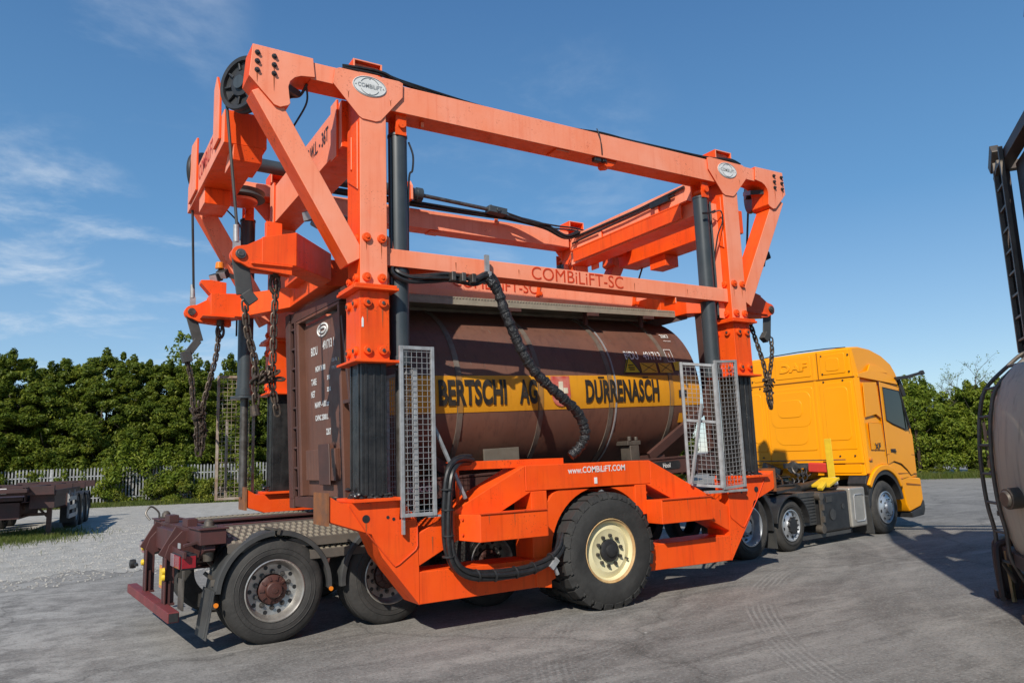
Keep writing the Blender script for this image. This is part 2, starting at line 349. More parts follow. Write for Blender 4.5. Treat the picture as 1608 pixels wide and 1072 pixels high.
# ================================================================ ground
def ground_mat():
    m = bpy.data.materials.new('asphalt'); m.use_nodes = True; t = m.node_tree; p = t.nodes['Principled BSDF']
    X = t.nodes.new('ShaderNodeTexCoord').outputs['Object']
    def noise(s, det=8, ro=0.6, vec=None, dist=0):
        n = t.nodes.new('ShaderNodeTexNoise'); n.inputs['Scale'].default_value = s; n.inputs['Detail'].default_value = det; n.inputs['Roughness'].default_value = ro
        n.inputs['Distortion'].default_value = dist; t.links.new(vec or X, n.inputs['Vector']); return n.outputs['Fac']
    def rng(v, a, b, c=0.0, d=1.0, smooth=True):
        n = t.nodes.new('ShaderNodeMapRange'); n.interpolation_type = 'SMOOTHSTEP' if smooth else 'LINEAR'
        for i, q in enumerate((a, b, c, d)): n.inputs[i + 1].default_value = q
        t.links.new(v, n.inputs[0]); return n.outputs[0]
    def ma(op, a, b=None):
        n = t.nodes.new('ShaderNodeMath'); n.operation = op
        for i, q in enumerate((a, b)):
            if q is None: continue
            if isinstance(q, (int, float)): n.inputs[i].default_value = q
            else: t.links.new(q, n.inputs[i])
        return n.outputs[0]
    def mix(f, a, b):
        n = t.nodes.new('ShaderNodeMix'); n.data_type = 'RGBA'; t.links.new(f, n.inputs[0])
        for i, q in ((6, a), (7, b)):
            if isinstance(q, tuple): n.inputs[i].default_value = q
            else: t.links.new(q, n.inputs[i])
        return n.outputs[2]
    c = mix(rng(noise(0.35, 6, 0.6), 0.32, 0.68), (0.135, 0.127, 0.116, 1), (0.225, 0.214, 0.197, 1))
    c = mix(ma('MULTIPLY', rng(noise(1.6, 8, 0.68), 0.46, 0.70), 0.55), c, (0.25, 0.236, 0.214, 1))
    # dragged dust: streaks along the way the trucks turn
    mp = t.nodes.new('ShaderNodeMapping'); mp.inputs['Rotation'].default_value = (0, 0, rad(-12)); mp.inputs['Scale'].default_value = (0.5, 3.2, 1); t.links.new(X, mp.inputs[0])
    c = mix(ma('MULTIPLY', rng(noise(1.0, 7, 0.7, mp.outputs[0], 0.4), 0.48, 0.70), 0.75), c, (0.31, 0.295, 0.268, 1))
    mp2 = t.nodes.new('ShaderNodeMapping'); mp2.inputs['Rotation'].default_value = (0, 0, rad(35)); mp2.inputs['Scale'].default_value = (0.4, 2.2, 1); t.links.new(X, mp2.inputs[0])
    c = mix(ma('MULTIPLY', rng(noise(1.3, 7, 0.7, mp2.outputs[0], 0.5), 0.52, 0.72), 0.7), c, (0.078, 0.071, 0.064, 1))
    # tyre tracks: bands of tread marks on circles
    sx = t.nodes.new('ShaderNodeSeparateXYZ'); t.links.new(X, sx.inputs[0])
    def track(cx, cy, R, w, n, amt, a0=None):
        dx = ma('SUBTRACT', sx.outputs[0], cx); dy = ma('SUBTRACT', sx.outputs[1], cy)
        d = ma('SQRT', ma('ADD', ma('MULTIPLY', dx, dx), ma('MULTIPLY', dy, dy)))
        e = ma('SUBTRACT', ma('ADD', d, ma('MULTIPLY', ma('SUBTRACT', noise(0.6, 2), 0.5), 0.10)), R)
        band = rng(ma('ABSOLUTE', e), w * 0.8, w, 1.0, 0.0)
        g = rng(ma('SINE', ma('MULTIPLY', e, 2 * math.pi * n / (2 * w))), -0.2, 0.6)
        ang = ma('ARCTAN2', dy, dx); lug = rng(ma('SINE', ma('MULTIPLY', ang, R * 2 * math.pi / 0.06)), -0.7, 0.3, 0.55, 1.0)
        br = rng(ma('ADD', ma('MULTIPLY', noise(0.9, 5, 0.65), .6), ma('MULTIPLY', noise(14, 4, 0.7), .4)), 0.40, 0.60)
        return ma('MULTIPLY', ma('MULTIPLY', ma('MULTIPLY', band, g), ma('MULTIPLY', lug, br)), amt), ma('MULTIPLY', band, ma('MULTIPLY', br, amt * 0.6))
    for a in ((12.386, -0.384, 8.526, 0.19, 6, 0.62), (12.386, -0.384, 10.55, 0.19, 6, 0.32), (13.3, -0.9, 7.6, 0.17, 6, 0.16), (0.5, 16.5, 11.6, 0.2, 5, 0.22)):
        li, da = track(*a); c = mix(da, c, (0.105, 0.10, 0.093, 1)); c = mix(li, c, (0.36, 0.35, 0.325, 1))
    # dusty sweeps left by turning wheels
    def sweep(cx, cy, R, w, amt, col):
        dx = ma('SUBTRACT', sx.outputs[0], cx); dy = ma('SUBTRACT', sx.outputs[1], cy); d = ma('SQRT', ma('ADD', ma('MULTIPLY', dx, dx), ma('MULTIPLY', dy, dy)))
        e = ma('ABSOLUTE', ma('SUBTRACT', ma('ADD', d, ma('MULTIPLY', noise(1.1, 3), .22)), R + .11))
        return mix(ma('MULTIPLY', ma('MULTIPLY', rng(e, w, w * .25), rng(noise(2.6, 8, .72), .36, .62)), amt), c, col)
    for a in ((-1.0, 17.5, 12.2, .13, .55), (-1.0, 17.5, 12.75, .10, .45), (-1.0, 17.5, 11.3, .18, .35), (4.5, 15.5, 9.6, .14, .5), (4.5, 15.5, 10.5, .10, .4), (15.0, -3.5, 11.0, .16, .35), (2.0, 24, 18.0, .3, .35)): c = sweep(*a, (.33, .31, .28, 1))
    for a in ((4.5, 15.5, 10.05, .12, .55), (-1.0, 17.5, 13.3, .18, .45), (12.4, -.4, 7.4, .2, .4)): c = sweep(*a, (.085, .078, .07, 1))
    # oil
    c = mix(ma('MULTIPLY', rng(noise(0.55, 5, 0.6, None, 0.6), 0.66, 0.78), 0.6), c, (0.045, 0.042, 0.040, 1))
    c = mix(ma('MULTIPLY', rng(noise(7.0, 4, 0.6), 0.70, 0.76), 0.7), c, (0.06, 0.055, 0.05, 1))
    # pale grit near the gravel yard and far away
    far = rng(ma('ADD', sx.outputs[1], ma('MULTIPLY', noise(0.5, 6), 6.0)), 13.0, 21.0)
    lf = rng(ma('ADD', sx.outputs[0], ma('MULTIPLY', noise(0.9, 6), 3.0)), 3.6, 1.0)
    c = mix(ma('MULTIPLY', ma('MULTIPLY', lf, rng(noise(2.2, 8, 0.7), 0.38, 0.60)), 0.75), c, (0.42, 0.405, 0.375, 1))
    c = mix(ma('MULTIPLY', far, 0.5), c, (0.29, 0.275, 0.25, 1))
    c = mix(ma('MULTIPLY', rng(noise(11, 9, 0.75), 0.47, 0.66), 0.42), c, (0.30, 0.29, 0.27, 1)); c = mix(ma('MULTIPLY', rng(noise(6.3, 9, 0.75), 0.50, 0.33), 0.38), c, (0.075, 0.072, 0.068, 1))
    wv = t.nodes.new('ShaderNodeVectorMath'); wv.operation = 'ADD'; t.links.new(X, wv.inputs[0]); nn = t.nodes.new('ShaderNodeTexNoise'); nn.inputs['Scale'].default_value = 1.3; nn.inputs['Detail'].default_value = 6; t.links.new(X, nn.inputs['Vector']); t.links.new(nn.outputs['Color'], wv.inputs[1])
    ce = t.nodes.new('ShaderNodeTexVoronoi'); ce.feature = 'DISTANCE_TO_EDGE'; ce.inputs['Scale'].default_value = 0.22; t.links.new(wv.outputs[0], ce.inputs['Vector'])
    c = mix(ma('MULTIPLY', rng(ce.outputs['Distance'], .0045, .0015), .35), c, (0.045, 0.042, 0.038, 1)); c = mix(ma('MULTIPLY', rng(ce.outputs['Distance'], .03, .0), .25), c, (0.085, 0.08, 0.072, 1))
    vo = t.nodes.new('ShaderNodeTexVoronoi'); vo.inputs['Scale'].default_value = 1.7; t.links.new(X, vo.inputs['Vector']); c = mix(rng(vo.outputs['Distance'], .035, .015), c, (0.5, .49, .46, 1))
    sp = noise(38, 4, 0.7); c = mix(ma('MULTIPLY', rng(sp, 0.54, 0.66), 0.55), c, (0.38, 0.365, 0.34, 1)); c = mix(ma('MULTIPLY', rng(sp, 0.46, 0.34), 0.6), c, (0.06, 0.057, 0.054, 1))
    t.links.new(c, p.inputs['Base Color']); p.inputs['Roughness'].default_value = 0.85; p.inputs['Specular IOR Level'].default_value = 0.3
    b = t.nodes.new('ShaderNodeBump'); b.inputs['Strength'].default_value = 0.45; b.inputs['Distance'].default_value = 0.012
    t.links.new(ma('ADD', noise(70, 4), ma('MULTIPLY', noise(9, 4), 1.5)), b.inputs['Height']); t.links.new(b.outputs[0], p.inputs['Normal'])
    return m
g = MB(); g.add([(-400, -400, 0), (600, -400, 0), (600, 600, 0), (-400, 600, 0)], [(0, 1, 2, 3)])
tag(g.build('asphalt_yard', ground_mat()), 'worn grey asphalt yard with dust and curved tyre tracks', kind='structure')

GRAV = mat('pale gravel', (0.42, 0.40, 0.36), (0.30, 0.285, 0.255), 2.2, 0.9, bump=1.0, bscale=40, spots=((0.18, 0.17, 0.16), 34, 0.60))
near = [(-9, 12.4), (-4, 14.4), (-0.7, 15.4), (0.6, 15.0), (1.8, 14.4), (3.4, 15.2), (5.5, 16.4), (9, 18.5), (13, 21), (18, 23)]
edge = []
for (a, b), (c_, d) in zip(near[:-1], near[1:]):
    for i in range(24):
        t = i / 24; x = a + (c_ - a) * t; y = b + (d - b) * t
        edge.append((x, y + random.uniform(-.22, .22) + 0.35 * math.sin(x * 2.3) + .2 * math.sin(x * 5.1)))
g = MB(); n = len(edge)
g.add([(x, y, 0.004) for x, y in edge] + [(x + (y - 12) * .0, 60, 0.004) for x, y in edge], [(i, i + 1, i + 1 + n, i + n) for i in range(n - 1)])
tag(g.build('gravel_yard', GRAV, flat=True), 'pale grey gravel yard in front of the hedge', kind='structure')

# loose stones on the gravel
sv = np.array([(1, 0, 0), (-1, 0, 0), (0, 1, 0), (0, -1, 0), (0, 0, 1), (0, 0, -1)], float); sf = [(0, 2, 4), (2, 1, 4), (1, 3, 4), (3, 0, 4), (2, 0, 5), (1, 2, 5), (3, 1, 5), (0, 3, 5)]
def scatter(name, pts, smin, smax, m, label):
    K = len(pts); S = RNG.uniform(smin, smax, (K, 1, 3)) * np.array([1, 1, .6]); ang = RNG.uniform(0, 6.28, K)
    V = sv[None] * S + RNG.normal(0, smin * .15, (K, 6, 3)); c, s_ = np.cos(ang)[:, None], np.sin(ang)[:, None]
    V = np.stack([V[..., 0] * c - V[..., 1] * s_, V[..., 0] * s_ + V[..., 1] * c, V[..., 2]], -1) + np.concatenate([pts, np.full((K, 1), smin * .3)], 1)[:, None]
    F = (np.array(sf)[None] + (np.arange(K) * 6)[:, None, None]).reshape(-1, 3)
    me = bpy.data.meshes.new(name); me.from_pydata(V.reshape(-1, 3).tolist(), [], F.tolist()); me.materials.append(m)
    o = bpy.data.objects.new(name, me); COL.objects.link(o); return tag(o, label, kind='stuff')
pts = np.stack([RNG.uniform(-4, 7, 9000), RNG.uniform(13.6, 27, 9000)], 1)
pts = pts[pts[:, 1] > 14.3 + .5 * np.sin(pts[:, 0] * 2) + RNG.exponential(.5, len(pts)) - .8]
scatter('gravel_stones', pts, 0.012, 0.035, GRAV, 'loose pale stones over the gravel yard')

# ================================================================ planting
def leaf_mat(name, c1, c2, c3, trans=0.35, dark=None):
    m = bpy.data.materials.new(name); m.use_nodes = True; t = m.node_tree; p = t.nodes['Principled BSDF']; out = t.nodes['Material Output']
    geo = t.nodes.new('ShaderNodeNewGeometry'); tcn = t.nodes.new('ShaderNodeTexCoord')
    no = t.nodes.new('ShaderNodeTexNoise'); no.inputs['Scale'].default_value = 1.1; no.inputs['Detail'].default_value = 4; t.links.new(tcn.outputs['Object'], no.inputs['Vector'])
    cr = t.nodes.new('ShaderNodeValToRGB'); e = cr.color_ramp.elements; e[0].position = 0.0; e[0].color = c1 + (1,); e[1].position = 1.0; e[1].color = c3 + (1,)
    k = e.new(0.5); k.color = c2 + (1,)
    a = t.nodes.new('ShaderNodeMath'); a.operation = 'MULTIPLY'; a.inputs[1].default_value = 0.55; t.links.new(geo.outputs['Random Per Island'], a.inputs[0])
    b = t.nodes.new('ShaderNodeMapRange'); b.inputs[1].default_value = 0.35; b.inputs[2].default_value = 0.65; b.inputs[4].default_value = 0.45; t.links.new(no.outputs['Fac'], b.inputs[0])
    s = t.nodes.new('ShaderNodeMath'); t.links.new(a.outputs[0], s.inputs[0]); t.links.new(b.outputs[0], s.inputs[1]); t.links.new(s.outputs[0], cr.inputs[0])
    t.links.new(cr.outputs[0], p.inputs['Base Color']); p.inputs['Roughness'].default_value = 0.55; p.inputs['Specular IOR Level'].default_value = 0.25
    tr = t.nodes.new('ShaderNodeBsdfTranslucent'); t.links.new(cr.outputs[0], tr.inputs['Color'])
    mx = t.nodes.new('ShaderNodeMixShader'); mx.inputs[0].default_value = trans; t.links.new(p.outputs[0], mx.inputs[1]); t.links.new(tr.outputs[0], mx.inputs[2]); t.links.new(mx.outputs[0], out.inputs['Surface'])
    return m
LEAF = leaf_mat('hedge tree leaves', (0.042, 0.075, 0.009), (0.115, 0.155, 0.015), (0.225, 0.235, 0.026))
LEAF2 = leaf_mat('bush leaves', (0.055, 0.10, 0.010), (0.145, 0.195, 0.018), (0.26, 0.28, 0.03))
LEAFY = leaf_mat('weed leaves', (0.06, 0.10, 0.015), (0.14, 0.17, 0.02), (0.26, 0.25, 0.03))
BARK = mat('bark', (0.055, 0.042, 0.032), (0.10, 0.08, 0.06), 6, 0.85, bump=0.6, bscale=14)
GRASSM = leaf_mat('grass', (0.045, 0.075, 0.012), (0.09, 0.12, 0.02), (0.17, 0.17, 0.05), 0.25)
def leaves(cent, rad_, count, size, up=0.35):
    """leaf quads thrown round clump centres: cent (K,3), rad_ (K,3)"""
    K = len(cent); idx = RNG.integers(0, K, count)
    d = RNG.normal(0, 1, (count, 3)); d /= np.linalg.norm(d, axis=1, keepdims=True)
    r = RNG.uniform(0.45, 1.0, (count, 1)) ** 0.6
    P = cent[idx] + d * r * rad_[idx]
    nrm = d * 0.7 + RNG.normal(0, .55, (count, 3)); nrm[:, 2] += up; nrm /= np.linalg.norm(nrm, axis=1, keepdims=True)
    t = np.cross(nrm, RNG.normal(0, 1, (count, 3))); t /= np.linalg.norm(t, axis=1, keepdims=True); b = np.cross(nrm, t)
    s = RNG.uniform(.65, 1.25, (count, 1)) * size
    V = np.stack([P - t * s, P + b * s * .42 + nrm * s * .12, P + t * s, P - b * s * .42 + nrm * s * .12], 1)
    return V.reshape(-1, 3)
def mesh_quads(name, V, m):
    n = len(V) // 4; me = bpy.data.meshes.new(name); me.vertices.add(len(V)); me.vertices.foreach_set('co', V.astype(np.float32).ravel())
    me.loops.add(n * 4); me.loops.foreach_set('vertex_index', np.arange(n * 4, dtype=np.int32)); me.polygons.add(n)
    me.polygons.foreach_set('loop_start', np.arange(0, n * 4, 4, dtype=np.int32)); me.update(calc_edges=True); me.materials.append(m); return me
def crown_clumps(h, w, base, k):
    c = []; r = []
    for i in range(k):
        z = base + (h - base) * (random.random() ** 0.85)
        f = (z - base) / (h - base); env = w * (0.62 + .5 * math.sin(math.pi * min(1, f * .9 + .12))) * (1.0 if f < .75 else (1.28 - f) / .53)
        a = random.uniform(0, 6.283); q = env * math.sqrt(random.uniform(.15, 1))
        s = random.uniform(.42, .85) * (1.0 - .35 * f)
        c.append((q * math.cos(a), q * math.sin(a), z - s * .4)); r.append((s, s, s * .72))
    for i in range(5):                                              # leading shoots that break the outline
        a = random.uniform(0, 6.28); q = w * random.uniform(0, .6); c.append((q * math.cos(a), q * math.sin(a), h + random.uniform(-.35, .25))); s = random.uniform(.22, .4); r.append((s * .7, s * .7, s * 1.3))
    return np.array(c), np.array(r)
def trunk_mb(h, w, thick, limbs=7):
    mb = MB(); top = Vector((random.uniform(-.3, .3), random.uniform(-.3, .3), h * .78))
    P = smooth([(0, 0, -.05), (random.uniform(-.1, .1), random.uniform(-.1, .1), h * .3), top], 6)
    mb.tube(P, [thick * (1 - .75 * i / (len(P) - 1)) for i in range(len(P))], 8)
    for k in range(limbs):
        i = random.randrange(3, len(P) - 1); a = random.uniform(0, 6.28); L = w * random.uniform(.6, 1.0)
        e = P[i] + Vector((math.cos(a) * L, math.sin(a) * L, random.uniform(.4, 1.6))); q = smooth([P[i], (P[i] + e) / 2 + Vector((0, 0, -.1)), e], 4)
        mb.tube(q, [thick * .42 * (1 - .8 * j / (len(q) - 1)) for j in range(len(q))], 6)
    return mb
TREES = []
for v in range(5):
    h = [8.2, 8.0, 7.8, 8.3, 7.7][v]; w = [1.9, 2.2, 1.8, 1.7, 2.1][v]
    c, r = crown_clumps(h, w, 0.3, 190); r = r * .76
    TREES.append((mesh_quads('crown', leaves(c, r, 32000, .10), LEAF), trunk_mb(h, w, .13)))
def place_tree(v, x, y, rz, s, label, group, meshes=None, name='hedge_tree', sz=None):
    t = thing(name, label, 'tree', (x, y, 0), (0, 0, rz), group); t.scale = (s, s, (sz or s) * (.95 if name == 'hedge_tree' and y > 38 else 1))
    cm, tm = (meshes or TREES)[v]
    o = bpy.data.objects.new('crown', cm); COL.objects.link(o); o.parent = t
    if isinstance(tm, MB):
        k = tm.build('trunk', BARK, t); (meshes or TREES)[v] = (cm, k.data)
    else:
        k = bpy.data.objects.new('trunk', tm); COL.objects.link(k); k.parent = t
    return t
TL = 'dense leafy tree growing in the hedge behind the palisade fence'
row = [(-10.2, 48.2, 1.0), (-7.6, 47.6, 1.02), (-4.6, 48.0, 1.03), (-1.9, 47.2, .99), (0.9, 47.6, 1.04), (3.4, 46.4, .99), (5.7, 46.2, 1.0), (7.9, 45.2, .92), (10.2, 44.6, 1.0), (12.8, 43.6, .95), (15.4, 42.6, .95),
       (18.4, 41.2, .9), (21.5, 39.6, .85), (24.6, 37.6, .82), (27.6, 35.4, .78), (30.4, 32.8, .72)]
for i, (x, y, s) in enumerate(row):
    place_tree(i % 5, x, y, random.uniform(0, 6.28), s, TL, 'trees of the hedge behind the fence')
for i, (x, y, s, q) in enumerate([(-6.2, 46.9, .95, .86), (-3.2, 46.8, 1, .84), (-.6, 46.3, .95, .88), (2.1, 46.2, 1, .86), (4.6, 45.6, .95, .84), (6.8, 44.9, .95, .88), (9.0, 44.2, .95, .82)]):
    place_tree((i + 3) % 5, x, y, i * 1.1, s, 'shorter dense tree at the front of the hedge, just behind the palisade', 'front row of the hedge', sz=q * s)
for i, (x, y, s) in enumerate([(-6, 50, 1.02), (-3.2, 50, 1.0), (-.4, 49.6, 1.03), (2.2, 49.3, 1.08), (4.8, 48.6, 1.02), (7.0, 48.0, 1.02), (9.4, 47.4, 1.02), (12, 46.6, 1.0)]):
    place_tree((i + 2) % 5, x, y, random.uniform(0, 6.28), s, 'tree of the back row in the hedge, only its top showing', 'back row of the hedge')
# a thin pale tree that stands above the hedge
c, r = crown_clumps(9.6, .9, 5.5, 26); c = c; thin = [(mesh_quads('crown', leaves(c, r * .8, 900, .13), LEAF2), trunk_mb(9.4, .9, .1, 12))]
place_tree(0, 6.1, 48.6, 0, 1.0, 'slim sparse tree whose airy top rises above the hedge', None, thin, 'slender_tree')
# ivy covered bushes in front of the palisade
c, r = crown_clumps(2.2, 1.1, .1, 26); BUSH = [(mesh_quads('crown', leaves(c, r * .7, 3600, .085), LEAF2), trunk_mb(1.7, .9, .05, 6))]
c, r = crown_clumps(1.1, .9, .05, 20); LOWB = [(mesh_quads('crown', leaves(c, r * .55, 2600, .07), LEAFY), trunk_mb(.8, .7, .03, 6))]
for i, (x, y, s, z) in enumerate([(2.4, 43.4, .8, .95), (3.3, 43.1, 1.15, 1.25), (4.3, 42.8, 1.1, 1.1), (5.2, 42.5, .9, .8), (6.4, 42.2, .7, .6), (1.2, 44.0, .55, .95), (-.6, 44.6, .55, .9), (-2.6, 45.0, .8, .9), (-4.2, 45.4, .7, .8), (.3, 44.3, .7, .75), (5.8, 42.3, .9, .9), (8.6, 41.6, .9, 1.0), (10.4, 40.8, .9, .9)]):
    place_tree(0, x, y, i * 1.7, s, 'bushy green shrub grown through the palisade fence', 'shrubs along the fence', BUSH, 'fence_shrub', z)
for i, (x, y, s) in enumerate([(4.3, 42.2, 1), (5.6, 41.7, 1.1), (7.2, 41.0, 1.2), (8.8, 40.0, 1.1), (2.4, 42.9, .8)]):
    place_tree(0, x, y, i * 1.3, s, 'low yellowish weedy bush at the foot of the fence', 'weedy bushes at the fence foot', LOWB, 'weed_bush')
# bushy trees on the far side of the yard, beyond the truck
RT = []
for v in range(3):
    h = [4.4, 4.0, 4.7][v]; c, r = crown_clumps(h, 2.1, .8, 110); RT.append((mesh_quads('crown', leaves(c, r * .84, 19000, .092), LEAF2), trunk_mb(h, 2.1, .09, 16)))
for i, (x, y, s) in enumerate([(33.4, 25.6, 1.0), (36.0, 24.2, 1.03), (38.0, 22.4, 1.0), (39.6, 20.4, .97), (41.2, 18.2, 1.0), (42.6, 15.8, 1.0), (39.0, 26.2, 1.05), (42.4, 22.0, 1.05), (34.8, 24.7, .92), (37.2, 23.1, .95), (38.9, 21.2, .9), (40.5, 19.2, .93), (42.0, 16.8, .9)]):
    place_tree(i % 3, x, y, i * 2.1, s, 'bright green many-stemmed tree beyond the yellow truck', 'bushy trees beyond the truck', RT, 'bushy_tree')
for i, (x, y, s) in enumerate([(35.2, 28.4, .62), (38.0, 26.8, .60), (40.6, 24.6, .62), (42.8, 21.6, .60), (44.6, 18.4, .62), (45.8, 15.4, .6)]):
    place_tree(i % 5, x, y, i * 1.4, s, 'dense dark green tree of the row behind the bushy trees', 'back row beyond the truck', sz=s * .92)
def bare_tree(x, y, h, seed, label):
    random.seed(seed); t = thing('bare_tree', label, 'tree', (x, y, 0)); mb = MB(); lf = []
    def grow(p, d, L, r, lev):
        e = p + d * L; q = smooth([p, (p + e) / 2 + Vector((random.uniform(-.1, .1), random.uniform(-.1, .1), .08)) * L * .4, e], 3)
        mb.tube(q, [r * (1 - .5 * i / (len(q) - 1)) for i in range(len(q))], 5)
        if lev < 4:
            for k in range(3 if lev else 5):
                nd = (d + Vector((random.gauss(0, .6), random.gauss(0, .6), random.uniform(-.1, .5)))).normalized(); grow(p + (e - p) * random.uniform(.5, 1), nd, L * random.uniform(.5, .75), r * .5, lev + 1)
        else: lf.append(e); lf.append((p + e) / 2)
    grow(Vector((0, 0, 0)), Vector((.1, 0, 1)).normalized(), h * .42, .10, 0); mb.build('trunk', BARK, t)
    c = np.array([tuple(p) for p in lf]); o = bpy.data.objects.new('crown', mesh_quads('crown', leaves(c, np.full((len(c), 3), .12), len(c) * 4, .05), LEAF2)); COL.objects.link(o); o.parent = t
bare_tree(42.2, 22.4, 6.6, 3, 'half-bare tree with dark twiggy branches against the sky'); bare_tree(44.0, 19.8, 6.2, 8, 'second half-bare tree, its long twigs leaning over the bushy trees')
random.seed(21)
for i, (x, y, s) in enumerate([(34.8, 22.4, .8), (36.6, 21.0, .8), (37.6, 19.4, .75), (38.8, 17.8, .8), (40.0, 16.0, .8), (33.6, 23.6, .8)]):
    place_tree(0, x, y, i * 1.9, s, 'low yellow-flecked weed clump at the far edge of the asphalt', 'weeds at the far edge', LOWB, 'weed_clump', s * .6)
def grass(name, pts, h, label):
    K = len(pts); a = RNG.uniform(0, 6.28, K); H = RNG.uniform(.5, 1.2, (K, 1)) * h; w = .008
    P = np.concatenate([pts, np.zeros((K, 1))], 1); d = np.stack([np.cos(a), np.sin(a), np.zeros(K)], 1); tip = P + np.stack([RNG.normal(0, .35, K), RNG.normal(0, .35, K), np.ones(K)], 1) * H
    V = np.stack([P - d * w, P + d * w, tip + d * w * .2, tip - d * w * .2], 1).reshape(-1, 3)
    o = bpy.data.objects.new(name, mesh_quads(name, V, GRASSM)); COL.objects.link(o); return tag(o, label, kind='stuff')
def band(x0, y0, x1, y1, w, n): t = RNG.uniform(0, 1, n); q = RNG.normal(0, w, n); return np.stack([x0 + (x1 - x0) * t + q * .3, y0 + (y1 - y0) * t + q], 1)
grass('verge_grass', np.concatenate([band(-6, 45.6, 13, 39.2, .55, 26000), band(-6, 45.0, 13, 38.4, .3, 7000)]), .22, 'rough grass strip at the foot of the palisade fence')
grass('grass_patch', np.concatenate([np.stack([RNG.normal(-.7, .7, 5500), RNG.normal(24.8, 1.2, 5500)], 1)]), .14, 'patch of long grass under the parked chassis')
grass('far_verge', np.concatenate([band(32, 25.5, 41, 14.2, .5, 14000)]), .30, 'rough grass at the far edge of the asphalt')

# ================================================================ fences
PALE = mat('galvanised pale', (0.29, 0.295, 0.295), (0.16, 0.165, 0.16), 3, 0.6, metal=0.3)
fa = Vector((-8.0, 46.9, 0)); fb = Vector((22.0, 36.6, 0)); fd = (fb - fa).normalized(); fl = (fb - fa).length
pf = thing('palisade_fence', 'grey steel palisade fence with pointed pales in front of the hedge', 'fence', fa, (0, 0, math.atan2(fd.y, fd.x)))
nb = int(fl / 2.75)
for i in range(nb):
    mb = MB(); x = i * 2.75
    for k in range(17):
        px_ = x + .1 + k * .158; hgt = 1.86 + random.uniform(-.02, .02)
        mb.prism([(px_ - .036, .06), (px_ + .036, .06), (px_ + .036, hgt), (px_ + .014, hgt + .07), (px_ + .005, hgt + .03), (px_ - .005, hgt + .03), (px_ - .014, hgt + .07), (px_ - .036, hgt)], -.035, -.029)
    mb.build('slat_panel', PALE, pf, flat=True)
    r_ = MB().bar((x, 0, .42), (x + 2.75, 0, .42), .045, .05).bar((x, 0, 1.5), (x + 2.75, 0, 1.5), .045, .05); r_.build('rail', GALV, pf)
    p_ = MB().box(x - .05, x + .05, .03, .11, 0, 1.9); p_.build('post', GALV, pf)
for i, (x, y) in enumerate([(36.3, 21.6), (37.9, 19.2), (39.5, 16.8), (34.7, 24.0)]):
    t = MB(); t.box(x - .05, x + .05, y - .05, y + .05, 0, 2.6); t.bar((x, y, 2.55), (x - .35, y - .2, 2.85), .05, .05); o = t.build('fence_post', DKBROWN)
    tag(o, 'dark bare fence post with cranked top before the bushy trees', 'fence post', 'dark posts before the bushy trees')

# ================================================================ straddle carrier
SC = thing('straddle_carrier', 'huge orange straddle carrier standing over the brown tank container', 'straddle carrier', (5.24, 8.93, 0), world_parts=True)
CX = 5.24
def mp_(sx, sy):
    return (lambda u, d, z: (CX + sx * u, 6.98 + d if sy < 0 else 10.88 - d, z))
def arc2(cx, cz, r, a0, a1, n): return [(cx + r * math.cos(rad(a0 + (a1 - a0) * i / n)), cz + r * math.sin(rad(a0 + (a1 - a0) * i / n))) for i in range(n + 1)]
def boss(mb, u, d, z, ax, m2=1):          # a turned pad with a bolt head
    a = {'-d': (0, -1, 0), 'u': (1, 0, 0), '-u': (-1, 0, 0)}[ax]; a = Vector(a); p = Vector((u, d, z))
    mb.cyl(p, p + a * .032, .047, .043, 16, 0); mb.cyl(p + a * .032, p + a * .044, .019, .019, 6, m2)
def badge(near, x, z, y, parent):
    s = -1 if near else 1
    b = MB(); n = 32
    b.prism([(x + .185 * math.cos(2 * math.pi * i / n), z + .112 * math.sin(2 * math.pi * i / n)) for i in range(n)], y, y + s * .006)
    o = b.build('badge', WHITE, parent, flat=True)
    r_ = MB()
    ring = [(x + .176 * math.cos(2 * math.pi * i / n), y + s * .007, z + .104 * math.sin(2 * math.pi * i / n)) for i in range(n)]; r_.tube(ring, .004, 5, closed=True)
    for a0, a1 in ((25, 155), (205, 335)):
        r_.tube([(x + .105 * math.cos(rad(a0 + (a1 - a0) * i / 14)), y + s * .007, z + .092 * math.sin(rad(a0 + (a1 - a0) * i / 14))) for i in range(15)], .0045, 5)
    for a in (0, 90, 180, 270):
        cx_, cz_ = x + .150 * math.cos(rad(a)), z + .083 * math.sin(rad(a)); r_.prism([(cx_ - .009, cz_ - .006), (cx_ + .009, cz_ - .006), (cx_, cz_ + .011)], y + s * .006, y + s * .010)
    ro = r_.build('badge_ring', GREYLET, o); ro.location = (0, 0, 0)
    if near:
        l_ = lettering('lettering', 'COMBiLiFT', .062, (x, y - .008, z), (1, 0, 0), (0, 0, 1), GREYLET, None, sx=.88, bold=.0008); l_.parent = o
